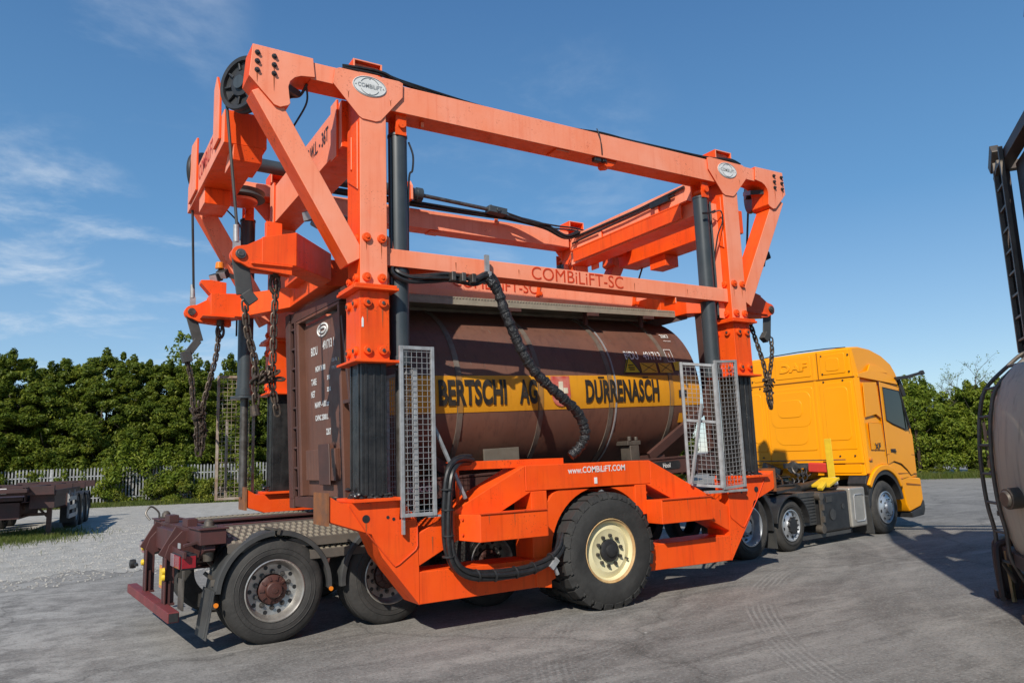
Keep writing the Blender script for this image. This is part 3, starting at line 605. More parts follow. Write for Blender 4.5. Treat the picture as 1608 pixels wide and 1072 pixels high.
for sy in (-1, 1):
    near = sy < 0
    for sx in (-1, 1):
        f = mp_(sx, sy); uc = 2.59 if sx < 0 else 2.665
        # ---- lower telescoping leg
        m = MB(f); m.box(uc - .13, uc + .13, .02, .36, 1.36, 2.70)
        for d_ in (-1, 1): m.box(uc + d_ * .085 - .016, uc + d_ * .085 + .016, .010, .02, 1.36, 2.68)
        m.box(uc - .012, uc + .008, .012, .02, 1.36, 2.68)
        for dd in (.08, .30): m.box(uc + .13, uc + .141, dd, dd + .03, 1.36, 2.68)
        m.build('inner_mast', BLACK, SC, .006)
        gm = MB(f)                                                           # lumps of grease scraped down to the foot
        for k in range(70):
            s_ = random.choice((0, 1, 2)); z = 1.335 + abs(random.gauss(0, .035)); r = random.uniform(.012, .034)
            p = (uc + random.uniform(-.16, .16), random.uniform(-.03, .02), z) if s_ == 0 else ((uc + random.uniform(.13, .18), random.uniform(0, .38), z) if s_ == 1 else (uc - random.uniform(.13, .18), random.uniform(0, .38), z))
            gm.lathe([(0.001, -r * .7), (r * .8, -r * .3), (r, .1 * r), (r * .6, r * .6), (0.001, r * .8)], p, (random.gauss(0, .3), random.gauss(0, .3), 1), 7)
        gm.build('grease_lumps', BLACK, SC)
        m = MB(f); m.box(uc - .155, uc + .155, -.012, .40, 2.693, 3.394); m.box(uc - .235, uc + .235, -.085, .47, 2.665, 2.692); m.box(uc - .235, uc + .235, -.085, .47, 3.395, 3.425); m.box(uc - .22, uc + .22, -.07, .455, 3.428, 3.452)
        sl = m.build('mast_sleeve', [ORANGE, FADED, RUSTOR], SC, .006)
        b = MB(f)
        for z in (2.79, 3.27):
            for uu in (uc - .08, uc + .08): boss(b, uu, -.012, z, '-d')
            for dd in (.09, .29): boss(b, uc + .155, dd, z, 'u'); boss(b, uc - .155, dd, z, '-u')
        each(b, 'bolt', [ORANGE, STEEL], sl, .003, per=2)
        # ---- upper column
        m = MB(f); m.box(uc - .145, uc + .145, .0, .38, 3.455, 5.50)
        m.prism([(.04, 4.45), (.34, 4.62), (.34, 5.18), (.04, 5.18)], uc + .147, uc + .163, 'x'); m.bar((uc + .171, .19, 4.70), (uc + .171, .19, 5.06), .016, .03, (0, 1, 0))
        m.prism([(.04, 4.45), (.34, 4.62), (.34, 5.18), (.04, 5.18)], uc - .147, uc - .163, 'x'); m.bar((uc - .169, .19, 4.70), (uc - .169, .19, 5.06), .014, .03, (0, 1, 0))
        m.box(2.40, uc - .148, .12, .20, 3.47, 5.10, 2) if uc - .148 > 2.42 else None  # black rail bar standing in for the shadow strip beside the lift cylinder
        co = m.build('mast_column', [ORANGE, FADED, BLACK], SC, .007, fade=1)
        for p_ in co.data.polygons:
            pass
        b = MB(f)
        for z in (3.53, 3.94):
            for uu in (uc - .08, uc + .08): boss(b, uu, .0, z, '-d', 0)
            for dd in (.09, .29): boss(b, uc + .145, dd, z, 'u', 0); boss(b, uc - .145, dd, z, '-u', 0)
        each(b, 'bolt', [ORANGE, STEEL], co, .003, per=2)
        # ---- gusset plate on the beam joint with the maker's badge
        m = MB(f); m.prism([(3.00, 5.675), (3.02, 5.52), (2.745, 5.22), (2.71, 5.20), (2.56, 5.195), (2.51, 5.215), (2.26, 5.53), (2.255, 5.69), (2.30, 5.705), (2.95, 5.70)], -.014, .001)
        for uu in (2.86, 2.40): m.cyl((uu, -.0145, 5.47), (uu, -.017, 5.47), .011, .011, 10, 2)
        gp = m.build('gusset_plate', [ORANGE, FADED, BLACK], SC, .004, fade=1)
        badge(near, CX + sx * 2.63, 5.565, 6.966 if near else 10.894, gp)
        # ---- folded cap on top of the column
        m = MB(f); m.box(2.47, 2.79, .03, .34, 5.705, 5.722); m.box(2.47, 2.49, .03, .34, 5.723, 5.87); m.box(2.77, 2.79, .03, .34, 5.723, 5.87); m.box(2.491, 2.769, .09, .105, 5.723, 5.853); m.box(2.491, 2.769, .03, .34, 5.854, 5.87)
        m.build('mast_cap', [ORANGE, FADED], SC, .004, fade=1)
        # ---- outrigger bracket with its rounded inner corner
        pts = [(3.84, 5.41), (3.81, 5.735), (3.22, 5.73), (3.20, 5.525)] + arc2(3.30, 5.24, .275, 75, 176, 9)[1:] + [(3.035 + .39, 5.20), (3.44, 5.17), (3.50, 5.145), (3.56, 5.15)]
        pts = [(3.84, 5.40), (3.81, 5.735), (3.22, 5.73), (3.20, 5.53), (3.34, 5.51), (3.40, 5.48), (3.445, 5.43), (3.462, 5.37), (3.452, 5.27), (3.442, 5.20), (3.46, 5.175), (3.54, 5.14), (3.60, 5.155)]
        m = MB(f); m.prism(pts, -.01, .30)
        m.build('outrigger_bracket', [ORANGE, FADED], SC, .006, fade=1)
        b = MB(f)
        for uu in (3.765, 3.605):
            for z in (5.65, 5.56, 5.47): b.cyl((uu, -.010, z), (uu, -.022, z), .026, .026, 14); b.cyl((uu, -.022, z), (uu, -.04, z), .018, .018, 6)
        each(b, 'bracket_bolt', PLASTIC, SC, .002, per=2)
        # ---- diagonal strut from the bracket down to the column
        m = MB(f); m.bar((3.715, .145, 5.32), (uc + .17, .145, 3.70), .25, .215, (0, 0, 1))
        m.build('diagonal_strut', [ORANGE, FADED], SC, .008, fade=1)
        # ---- beam stub between column and bracket
        m = MB(f); m.box(2.62, 3.24, .012, .29, 5.515, 5.700); m.build('outrigger_stub', [ORANGE, FADED], SC, .006, fade=1)
        # ---- lift cylinder beside the column
        cu, cd = (2.25, .17) if near else ((3.06, .16) if sx < 0 else (2.63, -.16))
        m = MB(f); m.cyl((cu, cd, 2.76), (cu, cd, 5.14), .102, .102, 28); m.cyl((cu, cd, 5.14), (cu, cd, 5.17), .108, .108, 28); m.cyl((cu, cd, 2.66), (cu, cd, 2.76), .118, .118, 28)
        m.cyl((cu + .11, cd - .07, 3.5), (cu + .11, cd - .07, 5.1), .014, .014, 8)
        if not near: m.cyl((cu, cd, 2.62), (cu, cd, 2.65), .19, .19, 28)
        cy = m.build('lift_cylinder', CYLG, SC, .004)
        m = MB(f); m.cyl((cu, cd, 1.30), (cu, cd, 2.62), .055, .055, 20); r_ = m.build('piston_rod', STEEL, cy); r_.location = (0, 0, 0)
        m = MB(f); m.box(cu - .06, cu + .06, cd - .11, cd - .085, 5.14, 5.37); m.box(cu - .06, cu + .06, cd + .085, cd + .11, 5.14, 5.37); m.cyl((cu, cd - .14, 5.25), (cu, cd + .14, 5.25), .04, .04, 14)
        r_ = m.build('clevis', [ORANGE, STEEL], cy); r_.location = (0, 0, 0)
        # ---- foot of the leg and outer corner of the side frame
        m = MB(f)
        m.prism([(2.15, .315), (2.53, .80), (2.63, 1.02), (3.03, 1.16), (3.05, 1.19), (3.05, 1.40), (2.93, 1.325), (2.335, 1.325), (2.35, 1.14), (2.165, 1.13), (2.165, .975), (2.15, .69), (2.148, .60)], -.005, .385)
        m.box(uc - .24, uc + .24, -.07, .45, 1.327, 1.357)
        m.prism([(2.33, 1.14), (2.33, 1.32), (2.32, 1.32), (2.168, 1.14)], -.012, -.006)
        foot = m.build('leg_foot', PAINT, SC, .008)
        m = MB(f); m.tube([(2.165, -.012, 1.10), (2.165, -.012, .88), (2.185, -.012, .84), (2.36, -.012, .72), (2.40, -.012, .705), (2.43, -.012, .73), (2.70, -.012, 1.06), (2.86, -.012, 1.30)], .006, 6)
        r_ = m.build('weld_bead', RUSTOR, foot); r_.location = (0, 0, 0)
        m = MB(f); m.cyl((2.69, -.006, 1.17), (2.69, -.009, 1.17), .038, .038, 18); m.cyl((2.47, -.006, 1.17), (2.47, -.009, 1.17), .016, .016, 12); m.cyl((2.41, -.006, 1.15), (2.41, -.009, 1.15), .016, .016, 12)
        r_ = m.build('lifting_hole', BLACK, foot); r_.location = (0, 0, 0)
        m = MB(f); m.box(3.052, 3.075, -.02, .40, 1.13, 1.43); r_ = m.build('end_plate', mat('rusted end plate', (.16, .07, .035), (.28, .10, .03), 7, .7), foot); r_.location = (0, 0, 0)
        # ---- side frame: sill, raking beam, pillar
        m = MB(f); m.prism([(2.148, .318), (2.148, .625), (.60, .615), (.60, .325)], .0, .38); m.build('sill_beam', PAINT, SC, .008)
        m = MB(f); m.prism([(2.163, .985), (.89, 1.605), (.885, 1.33), (.80, 1.33), (2.146, .68)], .002, .37); m.build('raking_beam', PAINT, SC, .008)
        m = MB(f)
        if sx < 0: m.prism([(.615, .617), (.615, 1.328), (.82, 1.328), (.82, .617)], .004, .36); m.prism([(.605, .30), (.605, .62), (.80, .62), (.80, .33)], -.012, -.001)
        else: m.prism([(.64, .98), (.64, 1.328), (.81, 1.328), (.81, .98)], .004, .36); m.prism([(.66, .617), (.66, .979), (.81, .979), (.81, .617)], .30, .37)
        m.build('pillar', PAINT, SC, .006)
        # ---- box bolted on the face of the side frame
        m = MB(f)
        P0 = [(.79, 0.0), (.79, -.27), (1.60, -.27), (1.74, 0.0)]
        vs = [(u, d, .875 + (.015 if k == 3 else 0)) for k, (u, d) in enumerate(P0)] + [(u, d, 1.145) for u, d in P0]
        m.add(vs, [(0, 1, 2, 3), (7, 6, 5, 4), (0, 4, 5, 1), (1, 5, 6, 2), (2, 6, 7, 3), (3, 7, 4, 0)])
        sb = m.build('valve_box', PAINT, SC, .008)
        m = MB(f); m.bar((.80, -.275, 1.152), (1.60, -.275, 1.152), .02, .012); m.cyl((1.70, -.09, 1.10), (1.715, -.10, 1.10), .012, .012, 8); m.cyl((1.70, -.09, .95), (1.715, -.10, .95), .012, .012, 8)
        r_ = m.build('box_lip', RUSTOR, sb); r_.location = (0, 0, 0)
    # ---------------- whole side
    f = mp_(1, sy)
    m = MB(f); m.prism([(-.885, 1.332), (-.885, 1.607), (.885, 1.607), (.885, 1.332)], 0, .37); m.build('hub_beam', PAINT, SC, .008)
    m = MB(f); m.prism([(-2.40, 5.365), (-2.40, 5.675), (2.47, 5.675), (2.47, 5.365)], .012, .30); m.box(-.25, -.05, .04, .26, 5.345, 5.364); m.box(-2.0, -1.96, .1, .16, 5.30, 5.364)
    m.build('top_beam', [ORANGE, FADED], SC, .007, fade=1)
    m = MB(f); m.box(-2.444, 2.519, .05, .30, 3.685, 3.87)
    m.prism([(-2.449, 3.871), (-2.449, 4.02), (-2.40, 4.02), (-2.34, 3.97), (-2.33, 3.871)], .10, .13)
    m.box(1.55, 1.57, .06, .28, 3.6, 3.684); m.build('tie_beam', [ORANGE, FADED], SC, .007, fade=1)
    # hose run lying on the top beam
    m = MB(f); P = [(-2.9, .05, 5.75), (-2.5, .01, 5.76), (-2.2, .03, 5.72), (-1.2, .10, 5.69), (0, .11, 5.692), (.5, .06, 5.70), (1.2, .07, 5.70), (2.2, .05, 5.705), (2.7, .01, 5.74), (2.95, .04, 5.72)]
    strands(m, P, .014, .018, 3, 1.5); m.build('hose_run', HOSE, SC)
    m = MB(f)
    if near:
        P = [(.35, -.01, 5.72), (.38, -.03, 5.6), (.42, .0, 5.42), (.46, .06, 5.345)]; m.tube(smooth(P), .008, 6)
        m.box(.33, .43, .03, .10, 5.315, 5.362); m.box(.46, .52, .03, .09, 5.325, 5.362); m.build('sensor', PLASTIC, SC, .006)
        m = MB(f); m.prism([(.50, 5.362), (.50, 5.29), (.53, 5.27), (.62, 5.29), (.70, 5.362)], .05, .20); m.build('beam_bracket', [ORANGE, FADED], SC, .004)
    # ---------------- wheels: an outer and an inner tyre on one hub
    wc = (CX + .13, 6.98, .63)
    def wheel(y0, y1, outer):
        s_ = -1 if near else 1
        Y = lambda y: y if near else 17.86 - y
        t = MB(); R = .635; w = y1 - y0
        prof = [(.335, y0 + .04), (.36, y0 + .015), (.45, y0 + .004), (.56, y0 + .012), (.612, y0 + .045), (.622, y0 + .07), (.622, y1 - .07), (.612, y1 - .045), (.56, y1 - .012), (.45, y1 - .004), (.335, y1 - .04)]
        t.lathe([(r, Y(y)) for r, y in prof], (wc[0], 0, wc[2]), (0, 1, 0), 72)
        for k in range(26):                                                   # chunky lugs, shoulder blocks alternating
            a = 2 * math.pi * (k + .5 * (0 if outer else 1)) / 26
            for side in (0, 1):
                aa = a + (math.pi / 26 if side else 0); ca, sa = math.cos(aa), math.sin(aa)
                ya, yb = (y0 + .006, y0 + w * .47) if side == 0 else (y1 - w * .47, y1 - .006)
                h_ = .083; vs = []
                for (r, yy, k2) in ((.57, ya, h_), (.57, yb, h_ * .8), (.642, ya + .03, h_), (.645, yb, h_ * .8)):
                    for q in (-1, 1):
                        tt = aa + q * k2 / R * .72 + (.05 if yy == yb else 0) * (1 if side == 0 else -1); vs.append((wc[0] + r * math.cos(tt), Y(yy), wc[2] + r * math.sin(tt)))
                t.add(vs, [(0, 1, 3, 2), (4, 6, 7, 5), (0, 4, 5, 1), (2, 3, 7, 6), (0, 2, 6, 4), (1, 5, 7, 3)])
        for k in range(26):                                                   # scored marks down the sidewall
            aa = 2 * math.pi * (k + .25) / 26; ca, sa = math.cos(aa), math.sin(aa)
            t.bar((wc[0] + .575 * ca, Y(y0 + .010), wc[2] + .575 * sa), (wc[0] + .60 * math.cos(aa + .03), Y(y0 + .03), wc[2] + .60 * math.sin(aa + .03)), .01, .05)
        return t
    t = wheel(6.83, 7.27, True).build('tyre', DUSTRUB, SC, .006)
    Y = (lambda y: y) if near else (lambda y: 17.86 - y)
    r_ = MB(); r_.lathe([(.345, Y(6.845)), (.352, Y(6.85)), (.338, Y(6.862)), (.322, Y(6.868))], (wc[0], 0, wc[2]), (0, 1, 0), 48, 1)
    r_.lathe([(.322, Y(6.868)), (.312, Y(6.90)), (.300, Y(6.915)), (.235, Y(6.895)), (.225, Y(6.90)), (.12, Y(6.905))], (wc[0], 0, wc[2]), (0, 1, 0), 48, 0)
    rim = r_.build('rim', [CREAM, RIMRUST], SC)
    h_ = MB(); h_.lathe([(.125, Y(6.90)), (.122, Y(6.87)), (.10, Y(6.86)), (.07, Y(6.858)), (.066, Y(6.84)), (.055, Y(6.835)), (.001, Y(6.835))], (wc[0], 0, wc[2]), (0, 1, 0), 32)
    hb = h_.build('hub', PLASTIC, SC)
    n_ = MB()
    for k in range(10):
        a = 2 * math.pi * (k + .3) / 10; x, z = wc[0] + .165 * math.cos(a), wc[2] + .165 * math.sin(a)
        n_.cyl((x, Y(6.90), z), (x, Y(6.872), z), .020, .020, 6); n_.cyl((x, Y(6.872), z), (x, Y(6.858), z), .011, .011, 8)
    each(MB().cyl((wc[0] + .24, Y(6.90), .53), (wc[0] + .24, Y(6.86), .52), .012, .012, 8), 'valve_stem', STEEL, rim)
    each(n_, 'wheel_nut', STEEL, rim, per=2)
    wheel(7.34, 7.72, False).build('tyre', DUSTRUB, SC, .006)
    # mudguard arc and hub mount behind the tyre
    m = MB()
    pts = arc2(wc[0], wc[2], .93, 40, 200, 22) + arc2(wc[0], wc[2], .70, 200, 40, 22)
    pts = [(x, min(z, 1.325)) for x, z in pts]; m.prism(pts, Y(7.00), Y(7.31)); m.build('fender', PAINT, SC, .004)
    m = MB(); m.cyl((wc[0], Y(7.28), wc[2]), (wc[0], Y(7.335), wc[2]), .30, .30, 28); m.box(wc[0] - .2, wc[0] + .2, min(Y(7.29), Y(7.335)), max(Y(7.29), Y(7.335)), .6, 1.33); m.build('hub_mount', PAINT, SC)
    # hose tray on the raking beam
    m = MB(f); m.box(-1.66, -.30, .12, .36, 1.66, 1.672); m.box(-1.66, -.30, .108, .12, 1.585, 1.672); m.box(-1.655, -1.63, .11, .15, 1.20, 1.584); m.build('hose_tray', PAINT, SC, .003)
# ---- lettering on the near side
lettering('lettering', 'COMBiLiFT-SC', .215, (5.245, 7.029, 3.775), (1, 0, 0), (0, 0, 1), DARKORL, SC, sx=1.0)
lettering('lettering', 'www.COMBiLiFT.COM', .098, (5.33, 6.979, 1.53), (1, 0, 0.01), (0, 0, 1), WHITE, SC, sx=.86, bold=.0015)
m = MB(); m.box(5.28, 5.32, 6.974, 6.979, 1.37, 1.44); m.build('sticker', WHITE, SC)
m = MB(); m.prism([(2.512, 3.02), (2.532, 3.02), (2.532, 3.10), (2.522, 3.125), (2.512, 3.10)], 6.963, 6.967); m.build('sticker', WHITE, SC, flat=True)
# ---- cross beams over both pairs of columns
for sx in (-1, 1):
    F2 = lambda u, y, z, sx=sx: (CX + sx * u, y, z)
    m = MB(F2); m.box(2.44, 2.80, 7.36, 10.50, 5.03, 5.56)
    for y in (7.55, 10.3): m.box(2.801, 2.83, y - .1, y + .1, 4.95, 5.60)
    for y in (8.2, 9.6): m.box(2.40, 2.439, y - .04, y + .04, 5.1, 5.4)
    cb_ = m.build('cross_beam', [ORANGE, FADED], SC, .008)
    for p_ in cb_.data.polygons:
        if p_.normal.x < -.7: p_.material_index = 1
    m = MB()
    xf = CX + sx * 2.62 - .21
    if sx > 0:
        m.tube([(xf, 7.6, 5.50), (xf, 8.6, 5.47), (xf, 10.3, 5.49)], .022, 8); m.tube([(xf - .01, 7.8, 5.44), (xf - .02, 9.0, 5.41), (xf, 10.4, 5.40)], .016, 8); m.bar((xf - .02, 7.9, 5.42), (xf - .02, 8.3, 5.42), .06, .08)
        m.build('hose_run', HOSE, SC)
        m = MB(); m.box(xf - .07, xf + .03, 7.5, 10.4, 5.235, 5.26); m.box(xf - .07, xf - .045, 7.62, 10.3, 5.03, 5.23); m.build('beam_flange', [ORANGE, FADED], SC, .004)
    # lift beam between the outrigger brackets
    m = MB(F2); m.box(3.46, 3.90, 7.86, 10.42, 5.06, 5.43); m.prism([(8.02, 5.16), (8.36, 5.16), (8.36, 5.86), (8.20, 5.95), (8.02, 5.70)], 3.902, 3.93, 'x')
    m.prism([(9.55, 5.10), (10.15, 5.10), (10.15, 5.55), (9.95, 5.83), (9.55, 5.78)], 3.902, 3.93, 'x'); m.box(3.56, 3.86, 9.30, 9.70, 4.86, 5.059); m.prism([(7.90, 4.90), (8.35, 4.90), (8.2, 5.06), (7.86, 5.06)], 3.5, 3.8, 'x')
    lb = m.build('lift_beam', [ORANGE, FADED], SC, .008)
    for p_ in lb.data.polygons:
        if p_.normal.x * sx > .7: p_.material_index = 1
    # rope sheaves: dished wheels with a grooved rim
    for yc in (7.50, 10.24):
        s2 = 1 if yc < 9 else -1                                              # each sheave is turned to lead its rope out over the fork tip
        ax = Vector((.84, -.54 * s2, 0)).normalized(); tg = Vector((.54, .84 * s2, 0)).normalized(); ce = Vector((3.77, yc, 5.56))
        s_ = MB(F2); s_.lathe([(r_ * .70, t_) for r_, t_ in ((.395, -.07), (.41, -.06), (.41, -.03), (.37, -.005), (.41, .02), (.41, .055), (.395, .07), (.34, .065), (.33, .03), (.20, .02), (.19, .055), (.08, .065), (.001, .065))], ce, ax, 48)
        s_.lathe([(.277, -.07), (.14, -.06), (.001, -.06)], ce, ax, 48)
        so = s_.build('sheave', PLASTIC, SC)
        n_ = MB(F2)
        for k in range(9):
            a = 2 * math.pi * k / 9; u = tg * math.cos(a) + Vector((0, 0, 1)) * math.sin(a); n_.bar(ce + ax * .04 + u * .145, ce + ax * .045 + u * .23, .03, .035, ax, taper=.7)
        each(n_, 'sheave_rib', PLASTIC, so, .008)
        h_ = MB(F2); h_.cyl(ce - ax * .13, ce + ax * .09, .07, .07, 20); h_.bar(ce - ax * .07 - tg * .05, ce - ax * .11 - tg * .55 - Vector((0, 0, .15)), .06, .2, ax); h_.build('sheave_axle', CYLG, SC)
    g_ = MB(F2); g_.lathe([(.30, -.05), (.32, -.045), (.29, 0), (.32, .045), (.30, .05), (.001, .05)], (3.25, 10.28, 5.36), (0, 0, 1), 36); g_.lathe([(.30, -.05), (.001, -.05)], (3.25, 10.28, 5.36), (0, 0, 1), 36)
    g_.build('guide_sheave', PLDUST, SC)
    m = MB(F2); m.cyl((3.25, 10.28, 5.42), (3.25, 10.28, 5.46), .20, .20, 24); m.cyl((3.25, 10.28, 5.26), (3.25, 10.28, 5.30), .22, .22, 24); m.build('sheave_cheek', PAINT, SC, .004, fade=1)
    # lift ropes
    for yc, yb in ((7.50, 7.80), (10.24, 10.70)):
        s2 = 1 if yc < 9 else -1; tg = Vector((.54, .84 * s2, 0)).normalized(); ce = Vector((3.77, yc, 5.56))
        m = MB(F2); q = ce + tg * .27
        m.tube([q, q.lerp(Vector((3.755, yb, 4.08)), .5), (3.755, yb, 4.08)], .016, 8)
        m.tube([ce + tg * (.27 * math.cos(rad(a))) + Vector((0, 0, .27 * math.sin(rad(a)))) for a in range(0, 110, 10)], .016, 8)
        rp = m.build('wire_rope', PLDUST, SC)
        m = MB(F2); m.cyl((3.765, yb, 3.98), (3.77, yb, 4.16), .034, .028, 14); m.bar((3.76, yb, 3.78), (3.762, yb, 3.99), .05, .07); o = m.build('rope_socket', GALV, rp); o.location = (0, 0, 0)
lettering('lettering', 'S.W.L. - 36T', .24, (CX - 2.803, 8.22, 5.36), (0, -1, 0), (0, 0, 1), BLKLET, SC, sx=.66, bold=.003)
lettering('lettering', 'COMBiLiFT', .26, (CX - 3.904, 8.98, 5.27), (0, -1, 0), (0, 0, 1), DARKORL, SC, sx=.8, bold=.001)
# ---- level cylinder with its pull rod along the far top beam
m = MB(); m.cyl((2.15, 10.30, 5.86), (4.62, 10.30, 5.80), .095, .095, 24); m.cyl((4.60, 10.30, 5.80), (4.70, 10.30, 5.80), .11, .11, 24); m.cyl((2.05, 10.3, 5.86), (2.16, 10.3, 5.86), .11, .11, 24); pc = m.build('pull_cylinder', CYLG, SC, .004)
m = MB(); m.prism([(10.16, 5.66), (10.44, 5.66), (10.44, 5.88), (10.36, 5.98), (10.24, 5.98), (10.16, 5.88)], 4.46, 4.50, 'x'); o = m.build('cylinder_saddle', [ORANGE, FADED], pc, .004, fade=1); o.location = (0, 0, 0)
m = MB(); m.cyl((4.7, 10.3, 5.80), (5.9, 10.3, 5.745), .032, .032, 14); o = m.build('piston_rod', STEEL, pc); o.location = (0, 0, 0)
m = MB(); m.bar((5.88, 10.3, 5.745), (6.22, 10.3, 5.725), .16, .11); m.cyl((6.05, 10.2, 5.735), (6.05, 10.4, 5.735), .04, .04, 12); m.cyl((5.95, 10.3, 5.79), (5.95, 10.3, 5.83), .02, .02, 10); o = m.build('rope_yoke', CYLG, pc, .008); o.location = (0, 0, 0)
m = MB()
for q in (-.05, .05):
    m.tube(smooth([(6.2, 10.3 + q, 5.72), (6.7, 10.3 + q, 5.64), (7.2, 10.3 + q * 1.4, 5.615), (7.7, 10.28 + q, 5.62), (8.3, 10.25, 5.5)]), .015, 6)
m.build('pull_rope', PLASTIC, SC)
m = MB(); strands(m, [(2.6, 10.42, 5.71), (4.4, 10.44, 5.70), (5.8, 10.45, 5.70), (6.4, 10.44, 5.71), (7.0, 10.30, 5.60), (7.4, 10.25, 5.45), (7.66, 10.2, 5.55)], .022, .03, 4, .5); m.build('hose_run', HOSE, SC)
m = MB(); m.prism([(6.16, 5.60), (6.22, 5.60), (6.22, 5.78), (6.205, 5.80), (6.175, 5.80), (6.16, 5.78)], 10.54, 10.56); m.build('eye_plate', [ORANGE, FADED], SC, fade=1)
# ---- hoses between column, tie beam and side frame
m = MB(); strands(m, [(2.92, 7.12, 3.72), (2.90, 7.05, 3.62), (3.05, 7.00, 3.56), (3.3, 6.97, 3.585), (3.5, 6.95, 3.61), (3.75, 6.94, 3.58), (3.95, 6.93, 3.66), (4.04, 6.92, 3.53)], .021, .036, 4, .6); m.build('hose_bundle', HOSE, SC)
m = MB(); P = smooth([(3.93, 6.925, 3.64), (4.05, 6.92, 3.50), (4.13, 6.92, 3.28), (4.23, 6.92, 3.06), (4.34, 6.92, 2.84), (4.48, 6.92, 2.64), (4.66, 6.92, 2.48), (4.86, 6.92, 2.33), (5.04, 6.94, 2.20), (5.15, 6.96, 2.05), (5.18, 6.98, 1.90), (5.12, 7.02, 1.78), (5.02, 7.06, 1.69)], 8)
m.tube(P, [.056 + .006 * math.sin(i * 1.9) + random.uniform(-.002, .002) for i in range(len(P))], 12)
hz = m.build('sleeved_hose', mat('braided hose sleeve', (.010, .010, .011), (.03, .03, .032), 40, .30, bump=1.0, bscale=38), SC)
m = MB()
for i in range(6, len(P) - 2, 5): d = (P[i + 1] - P[i - 1]).normalized(); m.cyl(P[i] - d * .006, P[i] + d * .006, .066, .066, 12)
each(m, 'hose_tie', PLASTIC, hz)
m = MB(); m.bar((3.94, 6.95, 3.60), (3.94, 6.95, 3.90), .03, .05); m.bar((3.94, 6.89, 3.60), (3.94, 7.02, 3.60), .03, .03); m.bar((3.94, 6.89, 3.60), (3.94, 6.89, 3.70), .03, .03); m.build('hose_hook', GALV, SC)
m = MB()
for x in (3.46, 3.58, 3.70): m.bar((x, 6.90, 3.60), (x + .05, 6.90, 3.60), .11, .10)
each(m, 'hose_clamp', STEEL, SC, .01)
m = MB(); strands(m, [(3.75, 7.10, 1.69), (3.60, 7.02, 1.69), (3.46, 6.92, 1.64), (3.38, 6.87, 1.50), (3.35, 6.86, 1.16), (3.36, 6.86, .86), (3.43, 6.85, .66), (3.60, 6.84, .56), (3.90, 6.84, .53), (4.25, 6.84, .54), (4.52, 6.85, .60), (4.68, 6.88, .70), (4.80, 6.97, .84)], .026, .034, 4, .7, 8)
lh = m.build('hose_bundle', HOSE, SC)
m = MB()
for x, z in ((3.66, .545), (3.85, .525), (4.1, .53), (4.32, .55), (4.55, .62)): m.cyl((x - .008, 6.84, z), (x + .008, 6.84, z + .004), .066, .066, 12)
for z in (.75, .95, 1.2, 1.4): m.cyl((3.355, 6.86, z), (3.355, 6.86, z + .014), .066, .066, 12)
each(m, 'hose_tie', PLASTIC, lh)
m = MB(); m.bar((4.53, 6.78, .60), (4.57, 6.78, .56), .12, .03, (0, 1, 0)); m.bar((4.56, 6.80, .55), (4.60, 6.8, .46), .03, .03); m.build('hose_clip', GALV, SC)
m = MB()
m.tube(smooth([(2.0, 7.12, 5.52), (1.95, 7.2, 5.42), (1.86, 7.25, 5.40), (1.74, 7.25, 5.3)]), .014, 6); m.tube(smooth([(2.0, 7.15, 5.52), (2.02, 7.2, 5.36), (1.93, 7.3, 5.15), (1.8, 7.4, 4.9)]), .010, 6)
m.tube(smooth([(1.75, 10.3, 5.2), (1.98, 10.2, 4.9), (1.98, 10.3, 4.6), (1.9, 10.35, 4.4)]), .010, 6); each(m, 'stray_hose', HOSE, SC)
m = MB()
for sx in (-1, 1):
    x = CX - 2.25; xb = CX + 2.25
m.tube(smooth([(3.10, 7.10, 5.10), (3.14, 7.08, 4.95), (3.13, 7.08, 4.78), (3.10, 7.10, 4.70), (3.09, 7.12, 4.2), (3.085, 7.12, 3.6)]), .011, 6); m.tube(smooth([(7.60, 7.05, 4.93), (7.68, 6.97, 4.95), (7.70, 6.97, 4.8), (7.62, 7.0, 4.6), (7.6, 7.1, 4.2)]), .010, 6)
m.tube(smooth([(7.36, 7.0, 4.88), (7.48, 6.98, 4.90), (7.60, 7.0, 4.95)]), .014, 6); each(m, 'stray_hose', HOSE, SC)
# ---- wire mesh guards at the leg feet
def guard(parts, frame_m, label=None):
    """parts: list of (bottom corner a, bottom corner b, height, [cross bar heights])"""
    fr = MB(); wm = MB()
    for a, b, h, bars in parts:
        a = Vector(a); b = Vector(b); U = Vector((0, 0, h)); n = (b - a).normalized().cross(Vector((0, 0, 1)))
        for p in (a, b): fr.bar(p, p + U, .038, .038, n)
        for z in [0.019, h - .019] + bars: fr.bar(a + Vector((0, 0, z)) + (b - a).normalized() * .02, b + Vector((0, 0, z)) - (b - a).normalized() * .02, .036, .036, n)
        L = (b - a).length; k = max(2, int(L / .055))
        for i in range(1, k): p = a + (b - a) * (i / k); wm.bar(p + Vector((0, 0, .03)), p + U - Vector((0, 0, .03)), .0045, .0045, n)
        k = int(h / .055)
        for i in range(1, k): q = Vector((0, 0, h * i / k)) + n * .004; wm.bar(a + q, b + q, .0045, .0045, n)
    g_ = fr.build('mesh_guard', frame_m, SC, .004, label=label); w_ = wm.build('wire_mesh', GALV if frame_m is GALV else GALVRUST, g_, flat=True); w_.location = (0, 0, 0)
    return g_
guard([((2.895, 6.90, 1.16), (3.235, 6.90, 1.16), 1.68, []), ((3.0, 7.55, 1.16), (3.05, 6.93, 1.16), 1.45, [])], GALV)
m = MB(); m.bar((3.26, 6.95, 2.05), (3.62, 6.98, 1.30), .03, .03); m.bar((3.16, 6.92, 1.155), (3.30, 6.92, 1.155), .05, .02); m.bar((2.91, 6.93, 1.0), (2.91, 6.93, 1.16), .05, .02); m.build('guard_brace', GALV, SC)
